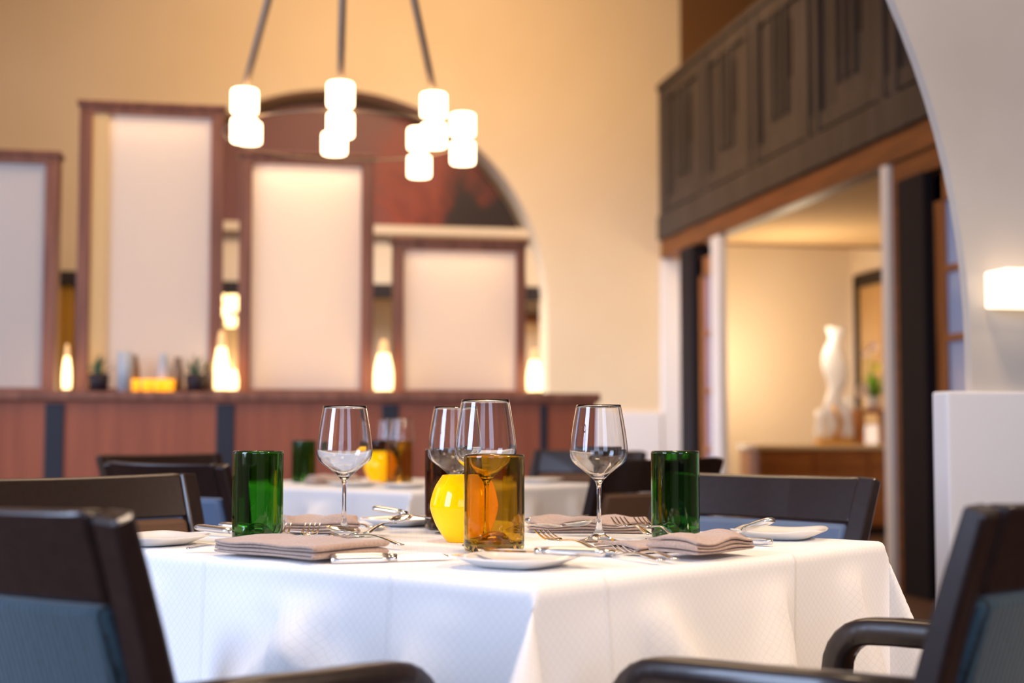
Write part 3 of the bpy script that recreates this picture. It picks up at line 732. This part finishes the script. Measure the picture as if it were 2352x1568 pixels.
front1 = CW(0.026, 1.60); ANG = dirang(0.655, 0.756)
make_table(front1, ANG, 'foreground dining table hidden under the large white cloth', 'white patterned cloth draped over the foreground table')
front2 = CW(-0.285, 4.02)
make_table(front2, ANG, 'rear dining table under a white cloth, before the partition', 'white cloth draped over the rear table')
ZT = TH + 0.002

# ------------------------------------------------------------------ chairs
def chair(name, label, origin, fwd_cam, H=0.86, arms=True, fab='blue_fabric', ws=1.0, yk=-0.20):
    """chair facing local +Y"""
    a = dirang(*fwd_cam) - math.pi / 2
    t = thing(name, label, 'chair', origin, a, 'dark dining chairs')
    W = 0.262 * ws; wood = M['chair']
    def yb(z, u=0.0):      # back surface: lean and curve in plan
        l = 0.0 if z < 0.42 else (z - 0.42) / (H - 0.42)
        return yk - 0.12 * l ** 1.35 - 0.028 * (1 - u * u) * min(1, l * 2)
    def hw(z): return W * (0.90 + 0.10 * max(0, (z - 0.42) / (H - 0.42)))
    def slab(u0, u1, z0, z1, th, off=0.0, nu=10, nz=8, topcurve=0.0):
        v = []; f = []
        for side in (0, 1):
            for i in range(nu + 1):
                for j in range(nz + 1):
                    u = u0 + (u1 - u0) * i / nu; z = z0 + (z1 - z0) * j / nz
                    if j == nz: z += topcurve * (u * u)
                    v.append((hw(z) * u, yb(z, u) + off + (th / 2 if side else -th / 2), z))
        n = (nu + 1) * (nz + 1); w_ = nz + 1
        for i in range(nu):
            for j in range(nz):
                q = (i * w_ + j, i * w_ + j + 1, (i + 1) * w_ + j + 1, (i + 1) * w_ + j)
                f.append(q); f.append(tuple(n + k for k in reversed(q)))
        for i in range(nu):
            f.append((i * w_, (i + 1) * w_, n + (i + 1) * w_, n + i * w_)); f.append((i * w_ + nz, n + i * w_ + nz, n + (i + 1) * w_ + nz, (i + 1) * w_ + nz))
        for j in range(nz):
            f.append((j, n + j, n + j + 1, j + 1)); k = nu * w_; f.append((k + j, k + j + 1, n + k + j + 1, n + k + j))
        return MB().add(v, f)
    slab(-0.86, 0.86, H - 0.083, H, 0.026, topcurve=0.004, nu=20).build('top_rail', wood, t, smooth='angle', bevel=0.005)
    slab(-0.84, 0.84, 0.50, H - 0.085, 0.036, nu=20).build('back_cushion', M[fab], t, smooth='angle', bevel=0.01)
    for s in (-1, 1):
        b = MB(); path = [(s * 0.22 * ws, yk - 0.035, 0.0), (s * 0.222 * ws, yk - 0.01, 0.25), (s * 0.224 * ws, yk, 0.42)] + [(s * hw(z) * 0.93, yb(z, 0.93), z) for z in [0.42 + (H - 0.42) * i / 8 for i in range(1, 9)]]
        b.sweep(path, lambda i: [(-0.019, -0.020 + 0.0008 * i), (0.019, -0.020 + 0.0008 * i), (0.019, 0.020 - 0.0008 * i), (-0.019, 0.020 - 0.0008 * i)], up=(0, 1, 0))
        b.build('leg', wood, t, bevel=0.005)
        if arms:
            zA = 0.68; p = [(s * 0.238, yb(zA, 0.9) + 0.01, zA + 0.004), (s * 0.246, yk + 0.05, zA + 0.002), (s * 0.254, -0.05, zA), (s * 0.258, 0.03, zA - 0.002)]
            for k in range(7):
                an = math.pi / 2 * k / 6; p.append((s * 0.258, 0.065 + 0.055 * math.sin(an), zA - 0.004 - 0.055 * (1 - math.cos(an))))
            p += [(s * 0.252, 0.135, 0.5), (s * 0.24, 0.16, 0.35), (s * 0.235, 0.185, 0.0)]
            p = [(x * ws, y_, z_) for x, y_, z_ in p]
            MB().sweep(p, [(-0.018, -0.013), (-0.012, -0.017), (0.012, -0.017), (0.018, -0.013), (0.018, 0.013), (0.012, 0.017), (-0.012, 0.017), (-0.018, 0.013)], up=(0, 0.35, 1) if False else (lambda i: (0, 0, 1) if i < 5 else (0, 1, 0.25))).build('armrest', wood, t, smooth=True)
        else:
            MB().sweep([(s * 0.21, 0.20, 0.42), (s * 0.21, 0.205, 0.0)], [(-0.018, -0.018), (0.018, -0.018), (0.018, 0.018), (-0.018, 0.018)], up=(0, 1, 0)).build('leg', wood, t, bevel=0.004)
    MB().box(-0.225 * ws, 0.225 * ws, yk + 0.01, 0.22, 0.37, 0.415).build('seat_frame', wood, t, bevel=0.006)
    MB().box(-0.228 * ws, 0.228 * ws, yk + 0.015, 0.235, 0.416, 0.465).build('seat', M[fab], t, bevel=0.018)
    return t
rf = (-0.722, 0.692)
chair('armchair', 'dark wooden armchair with striped cushion at the lower right corner', CW(0.362, 1.655), rf, H=0.865, ws=0.86, yk=-0.17)
chair('armchair', 'dark wooden armchair with blue ribbed cushion at the lower left corner', CW(-0.370, 1.622), (0.626, 0.78), H=0.862, yk=-0.15)
chair('side_chair', 'dark chair at the foreground table, its back seen behind the left armchair', CW(-0.567, 2.52), (0.78, -0.63), H=0.845, arms=False, fab='beige_fabric')
chair('side_chair', 'dark chair behind the right green tumbler and bread plate', CW(0.27, 2.62), (-0.70, -0.70), H=0.845, arms=False, fab='grey_fabric')
chair('side_chair', 'dark chair with grey-blue cushion at the rear table, left of the dark green tumbler', CW(-0.68, 3.90), (0.66, 0.75), H=0.85, arms=False, fab='grey_fabric')
chair('side_chair', 'farthest dark chair on the left, only its back top showing before the partition', CW(-0.98, 4.80), (0.78, -0.63), H=0.85, arms=False, fab='beige_fabric')
chair('side_chair', 'dark chair behind the right corner of the rear table', CW(0.06, 4.97), (-0.68, -0.73), H=0.86, arms=False, fab='beige_fabric')
chair('side_chair', 'dark chair at the near right side of the rear table, behind the right wine glass', CW(0.16, 3.95), (-0.722, 0.692), H=0.86, arms=False, fab='beige_fabric')

# ------------------------------------------------------------------ glasses
def tumbler(label, px, pyb, dia, H, m, z=ZT, group='cut bottle tumblers', depth=None):
    p = at_z(px, pyb, z); r = dia / 2
    t = 0.0032
    prof = [(0, 0.022), (r * 0.20, 0.021), (r * 0.38, 0.017), (r * 0.54, 0.009), (r * 0.66, 0.001), (r * 0.80, 0.0), (r * 0.95, 0.002), (r * 0.99, 0.006), (r, 0.011), (r, 0.013), (r, 0.04), (r, H * 0.5), (r, H - 0.02), (r, H - 0.004), (r, H - 0.002), (r - 0.001, H - 0.0004), (r - 0.0016, H), (r - t + 0.0010, H - 0.0004), (r - t, H - 0.002), (r - t, H - 0.004), (r - t, H - 0.02), (r - t, H * 0.5),
            (r - t, 0.04), (r - t, 0.020), (r - t, 0.018), (r * 0.89, 0.013), (r * 0.80, 0.010), (r * 0.68, 0.012), (r * 0.52, 0.020), (r * 0.36, 0.026), (r * 0.18, 0.029), (0, 0.030)]
    o = MB().lathe(prof, 64).build('tumbler', m, smooth=True); o.location = p
    o.data.materials[0] = m
    return tag(o, label, 'tumbler', group)
tumbler('dark green glass tumbler at the left, before the left wine glass', 591, 1244, 0.0786, 0.141, M['green'])
tumbler('amber glass tumbler standing nearest the camera, before the yellow candle holder', 1135, 1267, 0.0865, 0.1385, M['amber'])
tumbler('bright green glass tumbler right of the right wine glass', 1552, 1237, 0.0775, 0.140, M['green'])
tumbler('dark brown glass tumbler behind the yellow candle holder', 1030, 1214, 0.084, 0.140, M['brown'])
def lathe_round(ctrl, n=5):
    """Catmull-Rom through control points"""
    out = []
    for i in range(len(ctrl) - 1):
        p0 = ctrl[max(i - 1, 0)]; p1 = ctrl[i]; p2 = ctrl[i + 1]; p3 = ctrl[min(i + 2, len(ctrl) - 1)]
        for k in range(n):
            s = k / n
            out.append(tuple(0.5 * ((2 * p1[a]) + (-p0[a] + p2[a]) * s + (2 * p0[a] - 5 * p1[a] + 4 * p2[a] - p3[a]) * s * s + (-p0[a] + 3 * p1[a] - 3 * p2[a] + p3[a]) * s ** 3) for a in (0, 1)))
    out.append(ctrl[-1]); return [(max(r, 0.0), z) for r, z in out]
outer = lathe_round([(0.034, 0.0012), (0.022, 0.0045), (0.010, 0.012), (0.0048, 0.024), (0.0034, 0.045), (0.0034, 0.075), (0.0048, 0.090), (0.012, 0.0995), (0.027, 0.112), (0.0405, 0.123), (0.0452, 0.134), (0.0450, 0.150), (0.0412, 0.178), (0.0350, 0.2130)])
inner = lathe_round([(0.0341, 0.2130), (0.0402, 0.178), (0.0440, 0.150), (0.0440, 0.135), (0.0392, 0.1245), (0.026, 0.1140), (0.012, 0.1040), (0.004, 0.1005), (0.0, 0.1000)])
gprof = [(0, 0.0), (0.033, 0.0)] + outer + inner
gmesh = MB().lathe(gprof, 72)
wg = gmesh.build('wine_glass', M['clear'], smooth=True)
wg.location = at_z(790, 1232, ZT); tag(wg, 'stemmed wine glass at the left, beside the dark green tumbler', 'wine glass', 'empty wine glasses')
def glass(loc, label, s=1.0):
    o = wg.copy(); COL.objects.link(o); o.location = loc; o.scale = (s, s, s); o['label'] = label; return o
glass(at_z(1376, 1243, ZT), 'stemmed wine glass at the right, beside the bright green tumbler')
glass(CW((1045 - 1176) / F * 2.41, 2.41, ZT), 'stemmed wine glass behind the yellow holder, overlapped by another glass')
p = CW((1115 - 1176) / F * 2.16, 2.16, ZT)
glass(p, 'stemmed wine glass directly behind the amber tumbler', 1.03)

# yellow candle holder
def yellow_holder(loc, label, s=1.0):
    t = thing('candle_holder', label, 'candle holder', loc, 0, 'yellow candle holders')
    o_ = lathe_round([(0.0, 0.0), (0.026, 0.0), (0.030, 0.003), (0.044, 0.024), (0.053, 0.048), (0.0535, 0.062), (0.047, 0.084), (0.037, 0.100), (0.0345, 0.1035)], 4)
    i_ = [(0.032, 0.1030), (0.044, 0.083), (0.050, 0.060), (0.049, 0.048), (0.040, 0.024), (0.027, 0.006), (0, 0.006)]
    MB().lathe([(r * s, z * s) for r, z in o_ + i_], 56).build('glass_shade', M['yellow'], t, smooth=True)
    MB().lathe([(0, 0.0065 * s), (0.019, 0.0065 * s), (0.019, 0.022), (0, 0.022)], 24).build('candle', M['wax'], t)
    l = point('candle_light', (0, 0, 0.045), 0.40, (1.0, 0.78, 0.4), 0.008); l.parent = t
yellow_holder(at_z(1067, 1243, ZT), 'glossy yellow glass candle holder behind the amber tumbler')

# rear table glassware
def rear(px, d): return CW((px - 1176) / F * d, d, ZT)
def tumbler_at(label, loc, dia, m):
    o = tumbler(label, 1000, 1250, dia, 0.14, m); o.location = loc
tumbler_at('green tumbler on the rear table', rear(699, 4.75), 0.080, M['green'])
tumbler_at('amber brown tumbler on the rear table, right of the yellow holder', rear(918, 4.62), 0.085, M['amber'])
tumbler_at('dark brown tumbler on the rear table, behind the yellow holder', rear(875, 4.98), 0.084, M['brown'])
yellow_holder(rear(874, 4.72), 'yellow candle holder on the rear table')
glass(rear(893, 5.12), 'left wine glass on the rear table')
glass(rear(922, 4.86), 'right wine glass on the rear table, behind the amber tumbler')

# ------------------------------------------------------------------ plates
def plate(label, loc, size, rz, group='white bread plates', warp=0.0):
    n = 48; prof = [(0.30, 0.0015), (0.52, 0.0), (0.62, 0.001), (0.80, 0.007), (1.0, 0.0125), (1.0, 0.0150), (0.80, 0.0105), (0.60, 0.005), (0.30, 0.0042), (0.0, 0.0042)]
    v = []; f = []; k = len(prof)
    for i in range(n):
        a = 2 * math.pi * i / n
        c, s_ = math.cos(a), math.sin(a); e = 0.55
        x = abs(c) ** e * (1 if c > 0 else -1); y = abs(s_) ** e * (1 if s_ > 0 else -1)
        for r, z in prof:
            v.append((x * r * size / 2, y * r * size / 2, z + (warp * r ** 3 * (x * y) ** 2 if r > 0.7 else 0)))
    for i in range(n):
        j = (i + 1) % n
        for q in range(k - 1): f.append((i * k + q, j * k + q, j * k + q + 1, i * k + q + 1))
    f.append(tuple(i * k for i in range(n)))
    o = MB().add(v, f); o.weld = True
    o = o.build('bread_plate', M['china'], smooth=True); o.location = loc; o.rotation_euler = (0, 0, rz)
    m = o.modifiers.new('sub', 'SUBSURF'); m.levels = 1; m.render_levels = 1
    return tag(o, label, 'plate', group)
plate('white square bread plate nearest the camera, before the amber tumbler', at_z(1190, 1300, ZT), 0.150, ANG + 0.12, warp=0.004)
plate('white square bread plate at the right end of the foreground table', at_z(1790, 1236, ZT), 0.150, ANG + 0.35, warp=0.010)
plate('white square bread plate at the left end, beside the left armchair', at_z(352, 1250, ZT), 0.150, ANG, warp=0.004)
plate('white bread plate at the back of the foreground table, under a knife', at_z(925, 1206, ZT), 0.140, ANG)

# ------------------------------------------------------------------ cutlery
def utensil(kind, label, h, tip, zh=ZT + 0.002, ztip=None, L=None, m=None, anchor='tip', roll=0.0):
    """h, tip : pixel ends in the photograph; the piece lies between them with its true length"""
    ztip = zh if ztip is None else ztip
    a = at_z(h[0], h[1], zh); b_ = at_z(tip[0], tip[1], ztip); L = L or {'fork': 0.19, 'knife': 0.20, 'spoon': 0.18}[kind]
    d = (b_ - a); hd = Vector((d.x, d.y, 0)).normalized(); dz = ztip - zh
    d = (hd * math.sqrt(max(L * L - dz * dz, 1e-6)) + Vector((0, 0, dz)))
    if anchor == 'tip': a = b_ - d
    d.normalize(); side = d.cross(Vector((0, 0, 1))).normalized(); up = side.cross(d)
    R = Matrix((side, d, up)).transposed()
    R = R @ Matrix.Rotation(roll, 3, 'Y')
    t = thing(kind, label, kind, a, 0, 'cutlery on the foreground table'); t.rotation_euler = R.to_euler()
    m = m or M['steel']; n = 16
    if kind == 'knife':
        hl = L * 0.46
        def sec(wd, th): return [(wd * math.cos(q * math.pi / 5), th * math.sin(q * math.pi / 5)) for q in range(10)]
        MB().sweep([(0, hl * i / 8, 0.0056) for i in range(9)], lambda i: sec(0.0095 if 0 < i < 8 else 0.0088, 0.0056 if 0 < i < 7 else 0.0048)).build('handle', M['matsteel'], t, smooth=True)
        MB().sweep([(0, hl, 0.0052), (0, hl + 0.012, 0.0048)], sec(0.0068, 0.0044)).build('bolster', M['steel'], t, smooth=True)
        pts = []; bl = L - hl - 0.01
        prof = [(0.0, -0.0045, 0.0055), (0.15, -0.0085, 0.0055), (0.5, -0.0105, 0.0055), (0.8, -0.0095, 0.0055), (0.93, -0.005, 0.0050), (1.0, 0.001, 0.003)]
        v = []; f = []
        for s_, x0, x1 in prof:
            y = hl + 0.01 + bl * s_
            v += [(x0, y, 0.0032), (x1, y, 0.0046), (x1, y, 0.0028)]
        for i in range(len(prof) - 1):
            for j in range(3): f.append((3 * i + j, 3 * i + (j + 1) % 3, 3 * i + 3 + (j + 1) % 3, 3 * i + 3 + j))
        f += [(0, 1, 2), (len(v) - 3, len(v) - 1, len(v) - 2)]
        MB().add(v, f).build('blade', m, t, smooth=False)
    else:
        hl = L * 0.66
        def zc(s): return 0.003 + 0.007 * math.sin(math.pi * s) ** 1.2 + 0.003 * (1 - s) ** 6
        def hs(i):
            s_ = i / n; wd = 0.0058 - 0.0036 * min(1, s_ / 0.75) + (0.002 if s_ > 0.95 else 0); th = 0.0014
            return [(-wd, -th * 0.6), (0, -th), (wd, -th * 0.6), (wd, th * 0.6), (0, th), (-wd, th * 0.6)]
        MB().sweep([(0, hl * i / n, zc(i / n)) for i in range(n + 1)], hs).build('handle', m, t, smooth=True)
        hd_ = L - hl
        if kind == 'fork':
            b = MB(); v = []; f = []
            for i in range(6):     # palm
                s_ = i / 5; wd = 0.003 + 0.0095 * math.sin(s_ * math.pi / 2) ** 0.8; y = hl + hd_ * 0.34 * s_; z = 0.003 - 0.0015 * math.sin(s_ * 3.1)
                v += [(-wd, y, z + 0.0035 * s_ * 0), (0, y, z - 0.0015 * s_), (wd, y, z), (wd, y, z + 0.0014), (0, y, z - 0.0015 * s_ + 0.0014), (-wd, y, z + 0.0014)]
            for i in range(5):
                for j in range(6): f.append((6 * i + j, 6 * i + (j + 1) % 6, 6 * i + 6 + (j + 1) % 6, 6 * i + 6 + j))
            f += [(0, 1, 2, 3, 4, 5), tuple(range(len(v) - 1, len(v) - 7, -1))]
            MB().add(v, f).build('fork_head', m, t, smooth=True)
            for k in range(4):
                x = -0.0110 + 0.00733 * k
                MB().sweep([(x, hl + hd_ * (0.32 + 0.68 * q / 7), 0.0022 + 0.008 * (q / 7) ** 1.6) for q in range(8)],
                           lambda i: [(wd * sx_, wd * sy_ * 0.6) for wd in [0.0017 - 0.0009 * i / 7] for sx_, sy_ in ((-1, -1), (1, -1), (1, 1), (-1, 1))]).build('tine', m, t, smooth=False)
        else:
            v = []; f = []; nr, ns = 8, 24; cy = hl + hd_ * 0.52
            for side in (0, 1):
                for i in range(nr + 1):
                    r = i / nr
                    for k in range(ns):
                        an = 2 * math.pi * k / ns; ex = 0.0185 * (1 - 0.16 * math.sin(an)); 
                        v.append((r * ex * math.cos(an), cy + r * hd_ * 0.54 * math.sin(an), 0.0075 - 0.0075 * (1 - r * r) + (0.0009 if side else 0)))
            N = (nr + 1) * ns
            for i in range(nr):
                for k in range(ns):
                    k2 = (k + 1) % ns; q = (i * ns + k, i * ns + k2, (i + 1) * ns + k2, (i + 1) * ns + k)
                    f.append(q); f.append(tuple(N + z for z in reversed(q)))
            for k in range(ns):
                k2 = (k + 1) % ns; f.append((nr * ns + k, nr * ns + k2, N + nr * ns + k2, N + nr * ns + k))
            MB().add(v, f).build('bowl', m, t, smooth=True, weld=True)
    return t
U = utensil
# front left setting
U('fork', 'fork with tines poking out behind the front left napkin, nearer the left tumbler', (600, 1282), (652, 1216), ZT + 0.001, ZT + 0.021)
U('fork', 'fork with tines poking out behind the front left napkin, the right one', (655, 1284), (719, 1216), ZT + 0.001, ZT + 0.021)
U('spoon', 'spoon lying behind the right end of the front left napkin', (987, 1268), (757, 1219), ZT + 0.001, ZT + 0.016, L=0.2)
U('knife', 'knife lying at the table edge before the front left napkin', (759, 1291), (1022, 1284), ZT + 0.001, ZT + 0.001, L=0.165, roll=0.5, anchor='h')
U('spoon', 'spoon sticking out at the left end of the front left napkin', (430, 1268), (600, 1268), ZT, ZT, L=0.12, anchor='h')
# front right
U('knife', 'knife resting across the front bread plate', (1387, 1279), (1105, 1270), ZT + 0.014, ZT + 0.014, L=0.172, anchor='h')
U('fork', 'fork right of the amber tumbler with its tines raised', (1475, 1292), (1243, 1232), ZT + 0.001, ZT + 0.012, L=0.2)
U('fork', 'fork whose handle ends left of the front right napkin', (1552, 1294), (1370, 1256), ZT, ZT, L=0.19, anchor='h')
U('spoon', 'spoon beside the fork handle, before the front right napkin', (1520, 1297), (1300, 1262), ZT, ZT, L=0.18, anchor='h')
U('knife', 'knife whose handle sticks out behind the front right napkin', (1773, 1252), (1470, 1242), ZT + 0.001, ZT + 0.001, L=0.20, anchor='h')
# back right
U('spoon', 'spoon with raised bowl left of the right wine glass', (1200, 1226), (1364, 1205), ZT + 0.001, ZT + 0.018, L=0.15)
U('fork', 'fork lying on the back right napkin, nearer the right wine glass', (1540, 1248), (1418, 1201), ZT + 0.010, ZT + 0.022, L=0.17)
U('fork', 'fork on the back right napkin, partly hidden by the bright green tumbler', (1590, 1246), (1470, 1202), ZT + 0.010, ZT + 0.022, L=0.17)
U('knife', 'knife leaning on the right bread plate', (1772, 1203), (1640, 1235), ZT + 0.034, ZT + 0.003, L=0.13, anchor='h')
U('knife', 'knife lying behind the back right napkin beside the amber tumbler', (1212, 1203), (1340, 1187), ZT + 0.012, ZT + 0.020, L=0.13, anchor='h')
# back left
U('spoon', 'spoon with raised bowl right of the left wine glass, the front one', (790, 1240), (938, 1192), ZT + 0.001, ZT + 0.020, L=0.16)
U('spoon', 'spoon behind the left wine glass, before the back plate', (760, 1205), (880, 1222), ZT + 0.002, ZT + 0.006, L=0.15)
U('knife', 'knife resting across the back plate, its handle to the left', (860, 1174), (980, 1194), ZT + 0.030, ZT + 0.018, L=0.12, anchor='h')
U('knife', 'knife left of the dark green tumbler, the nearer one', (455, 1218), (650, 1240), ZT + 0.006, ZT + 0.001, L=0.19, anchor='h')
U('knife', 'knife left of the dark green tumbler, the farther one', (508, 1213), (680, 1226), ZT + 0.006, ZT + 0.001, L=0.19, anchor='h')

# ------------------------------------------------------------------ napkins
def napkin(label, loc, rz, W_, L_, layers=4, th=0.0022, gap=0.0012, seed=1, hump=0.006, skew=0.0, group='folded taupe napkins'):
    """serpentine fold across local X, extruded along local Y"""
    rng = random.Random(seed); path = []; step = th + gap
    for k in range(layers):
        z = th / 2 + k * step; x0, x1 = (-W_ / 2, W_ / 2) if k % 2 == 0 else (W_ / 2, -W_ / 2)
        for i in range(13): path.append((x0 + (x1 - x0) * i / 12, z))
        if k < layers - 1:
            s = 1 if k % 2 == 0 else -1
            for q in (0.25, 0.5, 0.75): path.append((s * (W_ / 2 + math.sin(q * math.pi) * step * 0.8), z + step * q))
    n = len(path); ny = 22; v = []; f = []
    nrm = []
    for i in range(n):
        a = path[max(i - 1, 0)]; c = path[min(i + 1, n - 1)]; dx, dz = c[0] - a[0], c[1] - a[1]; l = math.hypot(dx, dz) or 1
        nrm.append((-dz / l, dx / l))
    ph = [rng.uniform(0, 6) for _ in range(4)]
    for j in range(ny + 1):
        s = j / ny; y = (s - 0.5) * L_
        for side in (1, -1):
            for i in range(n):
                x, z = path[i]; x += nrm[i][0] * th / 2 * side; z += nrm[i][1] * th / 2 * side
                lv = z / (layers * step)
                zz = z + lv * hump * (0.5 + 0.5 * math.sin(x * 60 + ph[0]) * math.sin(s * 5 + ph[1])) + lv * hump * 0.8 * math.sin(math.pi * s)
                yy = y * (1 + 0.04 * math.sin(lv * 9 + ph[2])) + skew * x + 0.004 * math.sin(x * 40 + ph[3])
                v.append((x + 0.003 * math.sin(s * 7 + ph[3]) * lv, yy, zz))
    m2 = 2 * n
    for j in range(ny):
        for i in range(n - 1):
            a = j * m2 + i; f.append((a, a + 1, a + m2 + 1, a + m2)); a += n; f.append((a + 1, a, a + m2, a + m2 + 1))
        for e in (0, n - 1):
            a = j * m2 + e; f.append((a, a + m2, a + m2 + n, a + n))
    for j in (0, ny):
        for i in range(n - 1):
            a = j * m2 + i; f.append((a, a + n, a + n + 1, a + 1))
    o = MB().add(v, f).build('napkin', M['napkin'], smooth=True); o.location = loc; o.rotation_euler = (0, 0, rz)
    return tag(o, label, 'napkin', group)
CWA = -YAW      # world angle of the camera's right direction
napkin('taupe napkin folded at the front left, before the dark green tumbler', at_z(690, 1268, ZT + 0.005), CWA - 0.70, 0.205, 0.135, 4, th=0.0026, seed=2, hump=0.005)
napkin('crumpled taupe napkin at the front right, before the bright green tumbler', at_z(1612, 1262, ZT + 0.009), CWA + 0.62, 0.130, 0.10, 4, seed=5, hump=0.008, skew=0.2)
napkin('flat taupe napkin beneath the crumpled front right napkin', at_z(1490, 1260, ZT + 0.001), CWA + 0.62, 0.12, 0.10, 2, seed=9, hump=0.006)
napkin('taupe napkin at the back right, behind the right wine glass', at_z(1350, 1218, ZT + 0.001), CWA - 0.12, 0.195, 0.10, 4, seed=7, hump=0.010)
napkin('pale taupe napkin at the back left, behind the left wine glass', at_z(735, 1220, ZT + 0.001), CWA + 0.2, 0.12, 0.10, 4, seed=11, hump=0.012)
# rear table dressings
def pr(px, d, z=ZT): return CW((px - 1176) / F * d, d, z)
napkin('pale napkin on the rear table, right of its green tumbler', pr(765, 4.6), 0.3, 0.16, 0.10, 4, seed=12, hump=0.014)
plate('white plate on the rear table, left of its yellow candle holder', pr(815, 4.45), 0.15, ANG, 'plates on the rear table')
plate('white plate on the rear table, right of the dark brown tumbler in front', pr(1240, 4.75), 0.14, ANG, 'plates on the rear table')
plate('white plate on the rear table, before its yellow candle holder', pr(930, 4.30), 0.14, ANG, 'plates on the rear table')
